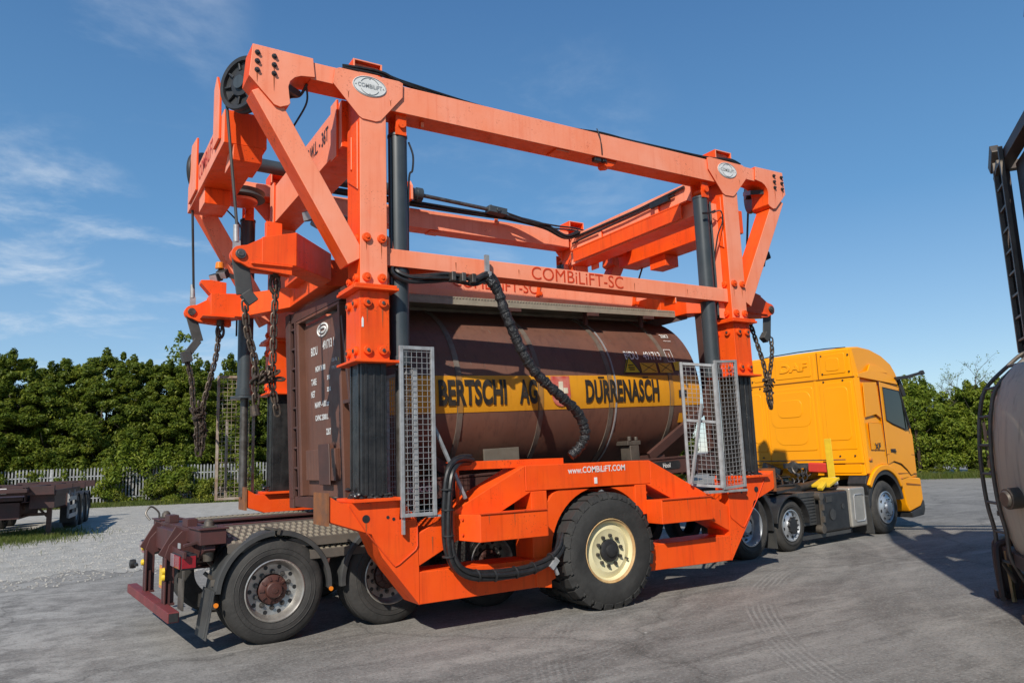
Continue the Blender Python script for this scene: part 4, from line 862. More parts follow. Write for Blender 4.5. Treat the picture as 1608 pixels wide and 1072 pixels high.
guard([((7.27, 6.90, 1.20), (7.64, 6.90, 1.22), 1.65, []), ((6.88, 7.12, 1.26), (7.24, 6.91, 1.22), 1.58, [.83])], GALV)
m = MB(); m.bar((7.04, 6.96, 2.29), (6.74, 6.93, 1.30), .03, .03); m.bar((7.02, 6.97, 1.18), (7.66, 6.92, 1.18), .10, .03); m.build('guard_brace', GALV, SC)
guard([((1.88, 10.95, 1.26), (2.34, 10.88, 1.26), 1.70, [])], GALVRUST, 'rusty mesh guard')
m = MB(); m.bar((2.00, 10.95, 1.26), (2.00, 10.95, 2.35), .03, .03); m.bar((2.26, 10.90, 1.30), (2.20, 10.90, 2.30), .03, .03); m.build('guard_brace', GALVRUST, SC)
# ---- lamps and sensors on the struts
def lamp(p, d, parent=SC):
    p = Vector(p); d = Vector(d).normalized(); m = MB(); m.bar(p - d * .05, p + d * .05, .14, .11); m.bar(p - d * .12, p - d * .05, .05, .05); o = m.build('work_lamp', PLASTIC, parent, .01)
    m = MB(); m.bar(p + d * .051, p + d * .056, .12, .09); w_ = m.build('lamp_lens', GALV, o); w_.location = (0, 0, 0)
lamp((2.28, 7.95, 4.42), (-.8, -.4, -.3)); m = MB(); m.bar((2.32, 7.93, 4.36), (2.50, 7.75, 4.20), .13, .13); m.bar((2.42, 7.8, 4.40), (2.56, 7.6, 4.3), .09, .1); m.build('sensor_cluster', STEEL, SC, .02)
lamp((1.72, 10.42, 4.22), (-.7, -.5, -.4)); lamp((1.80, 10.38, 4.27), (-.5, -.6, -.6))
m = MB(); m.cyl((1.76, 10.40, 4.34), (1.76, 10.40, 4.43), .06, .05, 16); m.build('beacon', AMBER, SC, .01)
m = MB(); m.bar((1.76, 10.42, 4.30), (2.05, 10.5, 4.25), .05, .05); m.build('lamp_arm', STEEL, SC)
lamp((8.72, 7.25, 4.38), (.8, -.3, -.2)); lamp((8.78, 7.2, 4.48), (.8, -.3, .2)); m = MB(); m.cyl((8.62, 7.2, 4.36), (8.62, 7.2, 4.46), .05, .045, 14); m.build('beacon', AMBER, SC, .01)

# ---- rust runs below bolts and joints
RUN = mat('rust run', (.30, .075, .02), (.42, .085, .02), 30, .6)
rr = random.Random(6)
def run(x, y, z, L, w=.010, n=(0, -1)):
    m = MB(); k = [(-w, 0), (w, 0), (w * .7, -L * .5), (w * .15, -L), (-w * .4, -L * .6)]
    if n[0] == 0: m.add([(x + a, y - .0012, z + b) for a, b in k], [tuple(range(5))])
    else: m.add([(x - .0012, y + a, z + b) for a, b in k], [tuple(range(5))])
    m.build('rust_streak', RUN, SC, flat=True)
for sx in (-1, 1):
    for u, z, L in ((3.605, 5.44, .16), (3.765, 5.44, .10), (3.605, 5.53, .05)): run(CX + sx * u, 6.968, z, L, .007)
    for u, z, L in ((2.86, 5.455, .07), (2.40, 5.455, .06)): run(CX + sx * u, 6.9635, z, L, .005)
    for uu in ((2.51, 2.67) if sx < 0 else (2.585, 2.745)):
        run(CX + sx * uu, 6.966, 3.22, rr.uniform(.08, .25), .008); run(CX + sx * uu, 6.979, 3.90, rr.uniform(.06, .2), .007)
    run(CX + sx * 2.69, 6.9735, 1.13, .12, .008); run(CX + sx * 1.2, 6.7085, 1.14, .15, .006); run(CX + sx * 1.5, 6.7085, 1.14, .10, .006); run(CX + sx * 2.0, 6.9785, .95, .18, .007)
for x, L in ((3.6, .10), (4.4, .07), (6.1, .12), (7.0, .08)): run(x, 7.0285, 3.80, L, .006)

# ================================================================ spreader
SP = thing('lifting_spreader', 'orange lifting spreader with forked ends hanging over the brown tank container', 'spreader', (5.24, 9.25, 3.7), world_parts=True)
m = MB(); m.box(2.36, 8.12, 8.76, 9.34, 3.905, 4.17); m.build('centre_beam', [ORANGE, FADED], SP, .008, fade=1)
m = MB(); m.box(2.70, 7.75, 8.60, 9.5, 3.80, 3.902); m.build('base_rail', [ORANGE, FADED], SP, .006, fade=1)
m = MB()
for x in (5.78, 7.55, 7.88): m.bar((x, 8.755, 3.94), (x + .03, 8.75, 4.12), .02, .05); m.cyl((x + .05, 8.76, 4.0), (x + .05, 8.74, 4.0), .03, .03, 10)
each(m, 'side_lug', PAINT, SP, per=2)
lettering('lettering', 'COMBiLiFT-SC', .215, (5.10, 8.755, 4.055), (1, 0, 0), (0, 0, 1), DARKORL, SP, sx=1.0)
def arm_plan(p, q, w): 
    d = (Vector(q) - Vector(p)).normalized(); n = Vector((-d.y, d.x)) * w / 2; return n
for sx in (-1, 1):
    X = lambda u, sx=sx: CX + sx * u
    m = MB(); m.box(min(X(2.40), X(2.74)), max(X(2.40), X(2.74)), 8.25, 9.95, 3.72, 4.03); m.build('cross_bar', PAINT, SP, .008, fade=None)
    for s in (-1, 1):
        yt = 7.58 if s < 0 else 10.42
        G = lambda u, v, z, s=s, yt=yt: (X(u), yt - s * v, z)               # v measured inward from the tip line
        m = MB(G)
        # box part of the arm: along the side, then raking in to the cross bar
        pl = [(3.60, -.20), (3.26, -.20), (2.70, .44), (2.70, .80), (2.74, .80), (3.22, .16), (3.60, .16)]
        zb = 3.675
        n = len(pl); top = [4.02 if u > 3.2 else 4.03 for u, v in pl]
        vs = [(u, v, zb if u > 3.2 else 3.72) for u, v in pl] + [(u, v, (3.94 if u > 3.5 else 4.03) if s < 0 else (3.97 if u > 3.5 else 3.99)) for u, v in pl]
        m.add(vs, [tuple(range(n)), tuple(range(2 * n - 1, n - 1, -1))] + [(i, i + n, (i + 1) % n + n, (i + 1) % n) for i in range(n)])
        m.build('spreader_arm', PAINT, SP, .008)
        # bottom plate and lug that takes the rope
        m = MB(G); m.prism([(-.215, 3.655), (.18, 3.655), (.18, 3.674), (-.215, 3.674)], X(0) * 0 + 3.30, 3.70, 'x')
        pts = [(3.30, 3.58), (3.72, 3.62), (3.80, 3.66)] + [(3.80 + .085 * math.cos(rad(a)), 3.745 + .085 * math.sin(rad(a))) for a in range(-80, 100, 20)] + [(3.74, 3.845), (3.60, 3.93), (3.30, 3.93)]
        m.prism(pts, -.19, -.15); m.prism(pts, -.10, -.06)
        m.build('lug_plate', PAINT, SP, .004)
        m = MB(G); m.cyl((3.80, -.215, 3.745), (3.80, -.035, 3.745), .05, .05, 18); m.cyl((3.80, -.225, 3.745), (3.80, -.215, 3.745), .03, .03, 12); m.build('lug_pin', STEEL, SP, .004)
        m = MB(G); m.prism([(3.40, 3.95), (3.40, 4.14), (3.60, 4.16), (3.72, 4.15), (3.72, 4.11), (3.58, 3.95)], -.06, .10) if s > 0 else m.prism([(3.36, 4.0), (3.36, 4.16), (3.52, 4.17), (3.52, 4.0)], -.02, .06)
        m.build('rope_guide', PAINT, SP, .006)
        # link plate hanging from the lug, cranked at its foot
        m = MB(G); 
        if s < 0: m.bar((3.80, -.125, 3.78), (3.74, -.125, 3.36), .022, .16, (1, 0, 0)); m.bar((3.74, -.125, 3.38), (3.66, -.125, 3.28), .10, .11)
        else: m.bar((3.82, -.125, 3.78), (3.70, -.125, 3.36), .022, .13, (1, 0, 0)); m.bar((3.70, -.125, 3.38), (3.82, -.125, 3.20), .03, .10, (1, 0, 0)); m.bar((3.86, -.125, 3.22), (3.82, -.125, 3.08), .14, .12)
        m.build('link_plate', PLDUST, SP, .008)
        m = MB(G); m.cyl((3.44, -.06, 3.58), (3.44, -.06, 3.66), .05, .05, 14); m.tube([(3.44 + .045 * math.cos(rad(a)), -.06, 3.50 + .09 * math.sin(rad(a))) for a in range(0, 360, 24)], .018, 8, closed=True)
        m.build('shackle', CHAIN, SP)
# ================================================================ chains
def chain(pts, label, group, pitch=.066, wire=.0115, w=.026, extra=None):
    P = smooth(pts, 8); L = [0]
    for a, b in zip(P[:-1], P[1:]): L.append(L[-1] + (b - a).length)
    n = int(L[-1] / pitch); mb = MB()
    for i in range(n):
        s = (i + .5) * pitch; k = max(j for j in range(len(L)) if L[j] <= s); k = min(k, len(P) - 2)
        p = P[k].lerp(P[k + 1], (s - L[k]) / max(1e-6, L[k + 1] - L[k])); d = (P[k + 1] - P[k]).normalized()
        a = d.cross(Vector((.3, 1, .2))).normalized(); b = d.cross(a)
        if i % 2: a, b = b, -a
        h = pitch * .5 + wire * .2
        ring = [p + d * (h * (1 if t < 6 else -1)) + d * (w * math.sin(math.pi * (t % 6) / 5) * (1 if t < 6 else -1)) + a * (w * math.cos(math.pi * (t % 6) / 5) * (1 if t < 6 else -1)) for t in range(12)]
        mb.tube(ring, wire, 6, closed=True)
    if extra: extra(mb)
    o = mb.build('lifting_chain', CHAIN); return tag(o, label, 'chain', group)
def clump(c, r, n, seed):
    """chain gathered and hooked back on itself"""
    def f(mb):
        rr = random.Random(seed)
        for i in range(n):
            p = Vector(c) + Vector((rr.gauss(0, r[0]), rr.gauss(0, r[1]), rr.gauss(0, r[2]))); d = Vector((rr.gauss(0, 1), rr.gauss(0, 1), rr.gauss(0, 1))).normalized(); a = d.orthogonal().normalized()
            mb.tube([p + d * (.05 * math.sin(2 * math.pi * t / 10)) + a * (.026 * math.cos(2 * math.pi * t / 10)) for t in range(10)], .012, 6, closed=True)
    return f
xl, xr = CX - 3.8, CX + 3.8
chain([(1.50, 7.45, 3.28), (1.53, 7.45, 3.0), (1.60, 7.44, 2.72), (1.61, 7.44, 2.45), (1.62, 7.44, 2.28)], 'rusty chain with an end hook below the link plate of the near fork', None, extra=lambda mb: (clump((1.68, 7.45, 2.55), (.045, .025, .03), 9, 3)(mb), mb.cyl((1.60, 7.44, 2.28), (1.62, 7.44, 2.18), .04, .05, 10)))
chain([(1.82, 7.52, 3.58), (1.80, 7.52, 3.2), (1.79, 7.50, 2.8), (1.78, 7.48, 2.5), (1.82, 7.46, 2.25), (1.84, 7.47, 2.16)], 'rusty chain from the shackle under the near spreader arm beside the ladder', None, extra=clump((1.76, 7.48, 2.56), (.045, .025, .03), 8, 5))
chain([(1.40, 10.54, 3.12), (1.47, 10.54, 2.85), (1.50, 10.52, 2.5), (1.55, 10.52, 2.25), (1.56, 10.52, 2.0), (1.58, 10.52, 1.82)], 'rusty chain before the hedge, below the bent link plate of the farther fork', None, extra=clump((1.55, 10.52, 2.40), (.04, .03, .09), 12, 7))
chain([(1.79, 10.48, 3.58), (1.76, 10.48, 3.2), (1.68, 10.50, 2.8), (1.62, 10.52, 2.5), (1.63, 10.52, 2.15), (1.61, 10.52, 1.86)], 'rusty chain in front of the hedge, from the shackle under the farther fork', None, extra=clump((1.62, 10.52, 2.28), (.035, .03, .12), 9, 9))
chain([(8.68, 7.50, 3.58), (8.70, 7.45, 3.35), (8.78, 7.40, 2.95), (8.80, 7.38, 2.70), (8.79, 7.37, 2.45), (8.83, 7.37, 2.22)], 'chain loop strand from the shackle, hanging before the yellow cab', 'two strands before the yellow cab', extra=clump((8.82, 7.38, 2.62), (.035, .03, .06), 20, 11))
chain([(9.04, 7.43, 3.30), (9.02, 7.42, 3.1), (8.93, 7.40, 2.85), (8.86, 7.38, 2.70), (8.85, 7.37, 2.45), (8.84, 7.37, 2.22)], 'chain loop strand from the bent link plate, hanging before the yellow cab', 'two strands before the yellow cab')

# ================================================================ brown tank container
TA, TP = rad(3.0), rad(-1.9)
TC = thing('tank_container', 'brown tank container with a wide ochre lettered band, standing inside the carrier', 'tank container', (2.75, 7.575, 1.153), (0, TP, TA))
LN, WD, HT, RR, CW, CZ = 5.60, 2.438, 2.52, 1.145, 1.219, 1.275
l0, l1 = .34, 5.30
def dish(r, l, dl, n=8): return [(r * math.cos(math.pi / 2 * i / n), l + dl * math.sin(math.pi / 2 * i / n)) for i in range(n + 1)]
m = MB(); m.lathe([(0.001, l0 - .24)] + [(r, q) for r, q in reversed(dish(RR, l0, -.24)[:-1])] + [(r, q) for r, q in dish(RR, l1, .16)[:-1]] + [(0.001, l1 + .16)], (0, CW, CZ), (1, 0, 0), 96)
shell = m.build('tank_shell', BROWN, TC)
def ring_part(name, la, lb, r, mt, parent=shell):
    m = MB(); m.lathe([(RR - .004, la), (r, la), (r, lb), (RR - .004, lb)], (0, CW, CZ), (1, 0, 0), 96); return m.build(name, mt, parent)
for l in (1.26, 2.42, 3.58, 4.72): ring_part('shell_strap', l - .035, l + .035, RR + .010, STRAP)
ring_part('shell_strap', 3.66, 3.68, RR + .012, GALV)
# band painted round the shell: a strip on the side turned to the yard
def cyl_p(l, a, r): return (l, CW - r * math.cos(a), CZ + r * math.sin(a))
def strip(la, lb, za, zb, r, n=8):
    a0 = math.asin((za - CZ) / RR); a1 = math.asin((zb - CZ) / RR); m = MB(); vs = []; k = max(2, int((lb - la) / .25)) + 1
    for i in range(k):
        for j in range(n + 1):
            a = a0 + (a1 - a0) * j / n; vs.append(cyl_p(la + (lb - la) * i / (k - 1), a, r))
    m.add(vs, [(i * (n + 1) + j, (i + 1) * (n + 1) + j, (i + 1) * (n + 1) + j + 1, i * (n + 1) + j + 1) for i in range(k - 1) for j in range(n)])
    return m
seams = [l0, 1.222, 1.298, 2.382, 2.458, 3.542, 3.618, 3.655, 3.685, 4.682, 4.758, l1]
bz0, bz1 = 1.035, 1.462
mm = MB()
for a, b in ((.34, 1.22), (1.30, 2.38), (2.46, 3.54), (3.62, 3.655), (3.685, 4.68), (4.76, 5.30)):
    s = strip(a, b, bz0, bz1, RR + .004); mm.add(s.v, s.f)
mm.build('ochre_band', YELBAND, shell)
mm = MB()
for c_ in (1.26, 2.42, 3.58, 4.72): s = strip(c_ - .0345, c_ + .0345, bz0, bz1, RR + .0135); mm.add(s.v, s.f)
mm.build('band_on_straps', mat('dulled band paint', (.42, .20, .03), (.26, .14, .05), 5, .5), shell)
def wrap(p):
    z = (p.z - CZ) / RR; a = z; r = RR + p.y
    return Vector(cyl_p(p.x, a, r))
def tank_text(s, size, l, z, sx, mt, bold=0, lift=.016, slices=7, align='CENTER', space=1.0):
    a = math.asin(max(-1, min(1, (z - CZ) / RR)))
    return lettering('lettering', s, size, (l, 0, CZ + a * RR), (1, 0, 0), (0, 0, 1), mt, shell, sx=sx, bold=bold, lift=0, slices=slices, align=align, space=space, fn=lambda p: wrap(Vector((p.x, lift, p.z))))
tank_text('BERTSCHI', .385, 1.44, 1.248, .535, BLKLET, bold=.017, space=1.04)
tank_text('AG', .385, 2.235, 1.248, .485, BLKLET, bold=.017)
tank_text('DURRENASCH', .385, 3.80, 1.238, .52, BLKLET, bold=.017, space=1.04)
for l, w in ((3.42, .11), (4.225, .11)):
    s = strip(l - w / 2, l + w / 2, 1.425, 1.443, RR + .017, 2); s.build('umlaut_bar', BLKLET, shell)
# emblem: red shield with a white cross
sh = MB(); pts = [(-.15, .19), (.15, .19)] + [(.15 * math.cos(rad(-a)) , -.05 - .14 * math.sin(rad(a))) for a in range(0, 181, 15)]
sh.add([tuple(wrap(Vector((2.735 + x, .016, 1.262 + z)))) for x, z in pts], [tuple(range(len(pts)))]); em = sh.build('shield_emblem', mat('faded red shield', (.50, .05, .04), (.58, .22, .16), 9, .5), shell, flat=True)
cr = MB(); 
for x0, x1, z0, z1 in ((-.035, .035, -.11, .12), (-.105, -.0351, -.03, .04), (.0351, .105, -.03, .04)): cr.add([tuple(wrap(Vector((2.735 + x, .019, 1.262 + z)))) for x, z in ((x0, z0), (x1, z0), (x1, z1), (x0, z1))], [(0, 1, 2, 3)])
cr.build('white_cross', mat('cream cross', (.74, .70, .55), (.6, .5, .35), 8, .5), em, flat=True)
tank_text('BIDU   491713', .18, 4.30, 1.735, .64, WHITE, bold=.002, slices=4); tank_text('1', .14, 4.83, 1.735, .7, WHITE, slices=3)
b = MB()
for x0, x1, z0, z1 in ((-.07, .07, .095, .105), (-.07, .07, -.105, -.095), (-.07, -.06, -.095, .095), (.06, .07, -.095, .095)): b.add([tuple(wrap(Vector((4.83 + x, .017, 1.765 + z)))) for x, z in ((x0, z0), (x1, z0), (x1, z1), (x0, z1))], [(0, 1, 2, 3)])
b.build('number_frame', WHITE, shell, flat=True)
tri = MB(); tri.add([tuple(wrap(Vector((4.01 + x, .016, 1.575 + z)))) for x, z in ((-.155, -.085), (.155, -.085), (.155, -.07), (.01, .165), (-.01, .165), (-.155, -.07))], [tuple(range(6))]); t_ = tri.build('warning_triangle', SIGNY, shell, flat=True)
b = MB()
for P, Q in (((-.15, -.08), (.15, -.08)), ((.15, -.08), (0, .155)), ((0, .155), (-.15, -.08))): b.tube([wrap(Vector((4.01 + P[0] + (Q[0] - P[0]) * k / 3, .018, 1.575 + P[1] + (Q[1] - P[1]) * k / 3))) for k in range(4)], .007, 5)
for z in (-.035, -.005, .03): b.tube([wrap(Vector((4.01 + x, .018, 1.575 + z))) for x in (-.055 + abs(z) * .3, .055 - abs(z) * .3)], .007, 5)
b.build('triangle_mark', PLASTIC, t_)
for l, w in ((4.34, .30), (4.67, .26)):
    s = strip(l - w / 2, l + w / 2, 1.495, 1.635, RR + .016, 3); pl_ = s.build('yellow_panel', mat('yellow placard', (.66, .36, .03), (.58, .30, .02), 8, .5), shell)
    b = MB()
    for P, Q in (((-1, -1), (1, 1)), ((-1, 1), (1, -1))): b.tube([wrap(Vector((l + (P[0] + (Q[0] - P[0]) * k / 4) * w * .42, .018, 1.572 + (P[1] + (Q[1] - P[1]) * k / 4) * .06))) for k in range(5)], .004, 4)
    b.build('panel_cross', BLKLET, pl_)
tank_text('22K7', .10, 4.98, 2.06, .8, WHITE, bold=.003, slices=3); tank_text('MGW 36000', .035, 4.96, 1.98, .8, WHITE, slices=2)
for l, z0, z1, mt in ((4.93, 1.53, 1.66, SIGNY), (4.93, 1.15, 1.25, PLASTIC), (4.95, .80, .93, YELBAND)): strip(l - .08, l + .08, z0, z1, RR + .016, 3).build('placard', mt, shell)
tank_text('1, 1, 1', .05, 4.93, 1.47, .8, WHITE, slices=2)
# pale scrape marks on the shell
b = MB(); rr = random.Random(4)
for k in range(46):
    l = rr.choice((rr.uniform(.8, 2.3), rr.gauss(3.66, .10), rr.uniform(2.5, 4.6))); z = rr.uniform(1.6, 2.2); a = math.asin((z - CZ) / RR); L = rr.uniform(.03, .10)
    b.tube([cyl_p(l + .12 * L * q, a - q * L / RR, RR + .0012) for q in (0, .5, 1)], .0022, 4)
b.build('scratches', STRAP, shell)
# frame
m = MB()
for l in (0, LN - .16):
    for w in (0, WD - .16): m.box(l, l + .16, w, w + .16, .119, HT - .12)
each(m, 'corner_post', BROWN2, TC, .006)
m = MB()
for l in (0, LN - .18):
    for w in (0, WD - .162):
        for z in (0, HT - .118): m.box(l, l + .18, w, w + .162, z, z + .118)
each(m, 'corner_casting', BROWN2, TC, .01)
m = MB()
for l in (.02, LN - .14): m.box(l, l + .12, .165, WD - .165, HT - .14, HT - .01); m.box(l, l + .12, .165, WD - .165, .02, .15)
each(m, 'end_rail', BROWN2, TC, .006)
m = MB()
for w in (.01, WD - .13): m.box(.185, LN - .185, w, w + .10, .10, .30); m.box(.185, LN - .185, w - .012, w + .13, .301, .325)
sr = each(m, 'side_rail', BROWN2, TC, .004, per=2)[0]
for l, s in ((.62, 'VAN HOOL'), (4.42, 'Hool')):
    b = MB(); b.prism([(l - .24, .16), (l + .24, .16), (l + .27, .19), (l + .27, .24), (l + .24, .27), (l - .24, .27), (l - .27, .24), (l - .27, .19)], .004, .008); o = b.build('maker_plate', PLASTIC, sr, flat=True)
    lettering('lettering', s, .085, (l, .0035, .215), (1, 0, 0), (0, 0, 1), WHITE, o, sx=.85, bold=.002)
m = MB()
m.bar((4.30, .20, .34), (5.36, .10, .95), .05, .13, (1, 0, 0)); m.bar((1.2, .20, .34), (.14, .10, .95), .05, .13, (1, 0, 0)); m.bar((4.30, WD - .20, .34), (5.36, WD - .10, .95), .05, .13, (1, 0, 0)); m.bar((1.2, WD - .2, .34), (.14, WD - .1, .95), .05, .13, (1, 0, 0))
for l in (1.0, 4.4): m.box(l, l + .2, .2, WD - .2, .15, .36)
each(m, 'saddle', BROWN2, TC, .004)
m = MB(); m.box(1.58, 2.08, .135, .16, .42, .60); m.box(1.60, 2.06, .16, .42, .42, .46); m.build('data_plate', mat('dull olive plate', (.12, .10, .075), (.16, .14, .11), 4, .5), TC, .004)
m = MB(); m.box(3.83, 4.07, .10, .34, .52, .58); m.bar((3.95, .2, .32), (3.95, .2, .52), .2, .16); m.cyl((3.88, .12, .58), (3.88, .12, .64), .03, .03, 8); m.cyl((4.02, .14, .58), (4.02, .14, .63), .025, .025, 8); m.build('valve_housing', TUBE, TC, .01)
# walkway along the top
m = MB(); m.box(.10, 5.16, .30, .86, 2.405, 2.43)
m.box(.10, 5.16, .285, .30, 2.35, 2.445)
for i in range(112): m.box(.14 + i * .0448, .165 + i * .0448, .278, .2845, 2.425, 2.446)
m.box(.10, 5.16, .86, .875, 2.37, 2.43)
wk = m.build('walkway', WALKAL, TC)
m = MB()
for l in (.5, 2.25, 3.55, 4.6): m.bar((l, .45, 2.20), (l, .45, 2.40), .05, .05); m.box(l - .09, l + .09, .26, .30, 2.30, 2.345)
each(m, 'walkway_bracket', BROWN2, wk)
m = MB(); m.bar((5.02, .9, 2.30), (5.42, .3, 2.40), .03, .12); m.bar((5.1, 1.2, 2.1), (5.38, 1.2, 2.42), .05, .05); m.bar((.1, 1.5, 2.44), (5.4, 1.5, 2.44), .3, .03); each(m, 'top_brace', BROWN2, TC)
# end wall turned to the trailer tail: ladder, inset panel, hood
m = MB(); m.prism([(.62, .16), (1.98, .16), (1.98, 2.30), (.74, 2.30), (.62, 2.1)], .10, .125, 'x'); m.prism([(1.98, .16), (2.06, .16), (2.06, 2.34), (1.98, 2.34)], .02, .125, 'x'); m.prism([(.56, .16), (.62, .16), (.62, 2.34), (.56, 2.34)], .02, .125, 'x'); m.prism([(.56, 2.341), (2.06, 2.341), (2.06, 2.375), (.56, 2.375)], .02, .125, 'x')
m.box(.05, .099, .9, 1.9, .35, .72)
ep = m.build('end_panel', BROWN, TC, .006)
m = MB(); m.box(.03, .05, 1.05, 1.40, .30, .78); m.build('document_box', BROWN2, ep, .01)
m = MB(); m.bar((.03, 2.10, .15), (.03, 2.10, 2.38), .05, .035); m.bar((.03, 2.275, .15), (.03, 2.275, 2.38), .03, .035)
for i in range(9): m.box(.012, .05, 2.10, 2.27, .24 + i * .255, .265 + i * .255)
m.build('ladder', BROWN2, TC, .003)
m = MB(); m.bar((.05, .20, .20), (.05, .54, 2.2), .04, .05); m.box(.02, .06, .18, .54, 1.2, 1.24); m.build('end_brace', BROWN2, TC, .004)
EX, EY = (0, -1, 0), (0, 0, 1)
o_ = MB(); pts = [(1.30 + .17 * math.cos(rad(a)), 2.16 + .075 * math.sin(rad(a))) for a in range(0, 360, 15)]
o_.tube([(.095, y, z) for y, z in pts], .012, 6, closed=True); o_.tube([(.095, 1.30 + (y - 1.30) * .62, 2.16 + (z - 2.16) * .4) for y, z in pts], .014, 6, closed=True); o_.build('oval_logo', WHITE, ep)
for s, z, y, sz in (('BIDU', 1.93, 1.62, .145), ('491713 1', 1.96, 1.12, .145), ('MGW 36000', 1.70, 1.42, .09), ('TARE', 1.55, 1.66, .11), ('3740', 1.56, 1.15, .07), ('NET', 1.40, 1.70, .11), ('32260', 1.42, 1.15, .07), ('MAWP - 4.00 bar', 1.26, 1.40, .095), ('CAPAC 25000 L', 1.10, 1.42, .09), ('22K7', .92, 1.20, .10)):
    lettering('lettering', s, sz, (.098, y, z), EX, EY, WHITE, ep, sx=.72, bold=.003)
m = MB(); m.prism([(.70, 1.70), (.82, 1.76), (.76, 1.60)], .092, .098, 'x'); m.build('hazard_mark', SIGNY, ep, flat=True)
lettering('lettering', 'USA 96', .06, (.098, .95, 1.75), EX, EY, WHITE, ep, sx=.9); lettering('lettering', 'TYPE T11', .05, (.098, .95, 1.66), EX, EY, WHITE, ep, sx=.9)

# ================================================================ trailer under the container
TR = thing('skeletal_trailer', 'dark red skeletal trailer with dusty black mudguards, its tail under the brown tank', 'trailer', (1.9, 7.73, 0), (0, 0, rad(4.0)))
def tyre_mb(R, ri, w, wc, z, l, flip=1, tread=True):
    """tyre, axis along w; its outer face at wc, running inward"""
    m = MB(); f = flip
    m.lathe([(ri + .005, wc + f * .045), (ri + .015, wc + f * .02), (ri + .05, wc + f * .004), (R - .12, wc - f * .002), (R - .05, wc + f * .012), (R - .016, wc + f * .03), (R, wc + f * .055), (R, wc + f * (w - .055)), (R - .03, wc + f * (w - .01)), (ri, wc + f * (w - .02))], (l, 0, z), (0, 1, 0), 64)
    if tread:
        for k in range(4):
            q = wc + f * (.07 + (w - .14) * (k + .5) / 4); m.lathe([(R - .004, q - .028), (R + .006, q - .026), (R + .006, q + .026), (R - .004, q + .028)], (l, 0, z), (0, 1, 0), 64)
    for r in (R - .10, ri + .07): m.lathe([(r - .006, wc + f * .004), (r, wc - f * .004), (r + .006, wc + f * .004)], (l, 0, z), (0, 1, 0), 64)
    return m
def alloy_wheel(l, wc, z, f, parent, nh=10, hubm=None):
    t = tyre_mb(.5, .285, .385, wc, z, l, f).build('tyre', RUBBER, parent)
    r = MB(); r.lathe([(.292, wc + f * .03), (.297, wc + f * .012), (.286, wc + f * .008), (.268, wc + f * .03), (.258, wc + f * .08), (.240, wc + f * .105), (.212, wc + f * .108), (.150, wc + f * .118), (.135, wc + f * .16)], (l, 0, z), (0, 1, 0), 56)
    rim = r.build('rim', ALLOY, parent)
    b = MB(); n_ = MB()
    for k in range(nh):
        a = 2 * math.pi * k / nh; x, y = l + .222 * math.cos(a), z + .222 * math.sin(a); b.cyl((x, wc + f * .1045, y), (x, wc + f * .12, y), .021, .021, 14)
        a += math.pi / nh; x, y = l + .172 * math.cos(a), z + .172 * math.sin(a); n_.cyl((x, wc + f * .115, y), (x, wc + f * .082, y), .017, .014, 6); n_.cyl((x, wc + f * .116, y), (x, wc + f * .108, y), .026, .026, 12)
    each(b, 'hand_hole', BLACK, rim, flat=True); each(n_, 'wheel_nut', STEEL, rim, per=2, flat=True)
    h = MB(); h.lathe([(.142, wc + f * .15), (.140, wc + f * .09), (.118, wc + f * .075), (.082, wc + f * .072), (.078, wc + f * .035), (.068, wc + f * .024), (.03, wc + f * .02), (.028, wc + f * .014), (.001, wc + f * .012)], (l, 0, z), (0, 1, 0), 36)
    for k in range(10):
        a = 2 * math.pi * k / 10; h.bar((l + .09 * math.cos(a), wc + f * .072, z + .09 * math.sin(a)), (l + .135 * math.cos(a), wc + f * .082, z + .135 * math.sin(a)), .02, .025, (0, 1, 0))
    h.build('hub', hubm or mat('brown hub', (.085, .028, .02), (.06, .025, .02), 14, .55, spots=((.14, .09, .06), 18, .64)), parent)
HUBM = mat('brown hub paint', (.085, .028, .02), (.06, .025, .02), 14, .55, spots=((.14, .09, .06), 18, .64))
for l in (0.0, 1.24, 2.55):
    alloy_wheel(l, 0.0, .495, 1, TR, hubm=HUBM); 
    tyre_mb(.5, .285, .385, 2.5, .495, l, -1).build('tyre', RUBBER, TR)
    m = MB(); m.cyl((l, .2, .49), (l, 2.3, .49), .075, .075, 14); m.bar((l, .55, .62), (l + .45, .62, .85), .09, .12); m.bar((l, 1.95, .62), (l + .45, 1.88, .85), .09, .12); m.cyl((l - .16, .7, .66), (l - .16, .7, .88), .11, .11, 14); m.build('axle', BROWN2, TR)
def mudguard(l, a0, a1, flap=False):
    m = MB(); R0, R1 = .555, .575; n = 26; ws = (-.02, .0, .025, .40, .425); vs = []; fs = []
    prof = [(R0 - .03, -.022), (R1 - .008, -.022), (R1, -.005), (R1, .045), (R1 - .012, .055), (R1 - .012, .40), (R0 - .012, .40), (R0 - .012, .03), (R0 - .03, -.008)]
    P = len(prof)
    for i in range(n + 1):
        a = rad(a0 + (a1 - a0) * i / n)
        for r, w in prof: vs.append((l + r * math.cos(a), w, .495 + r * math.sin(a)))
    for i in range(n):
        for j in range(P): fs.append((i * P + j, (i + 1) * P + j, (i + 1) * P + (j + 1) % P, i * P + (j + 1) % P))
    fs += [tuple(range(P)), tuple(range((n + 1) * P - 1, n * P - 1, -1))]
    m.add(vs, fs); return m
mg = mudguard(0, 92, 176); mg.build('mudguard', PLDUST, TR)
mudguard(0, -4, 89).build('mudguard', PLDUST, TR)
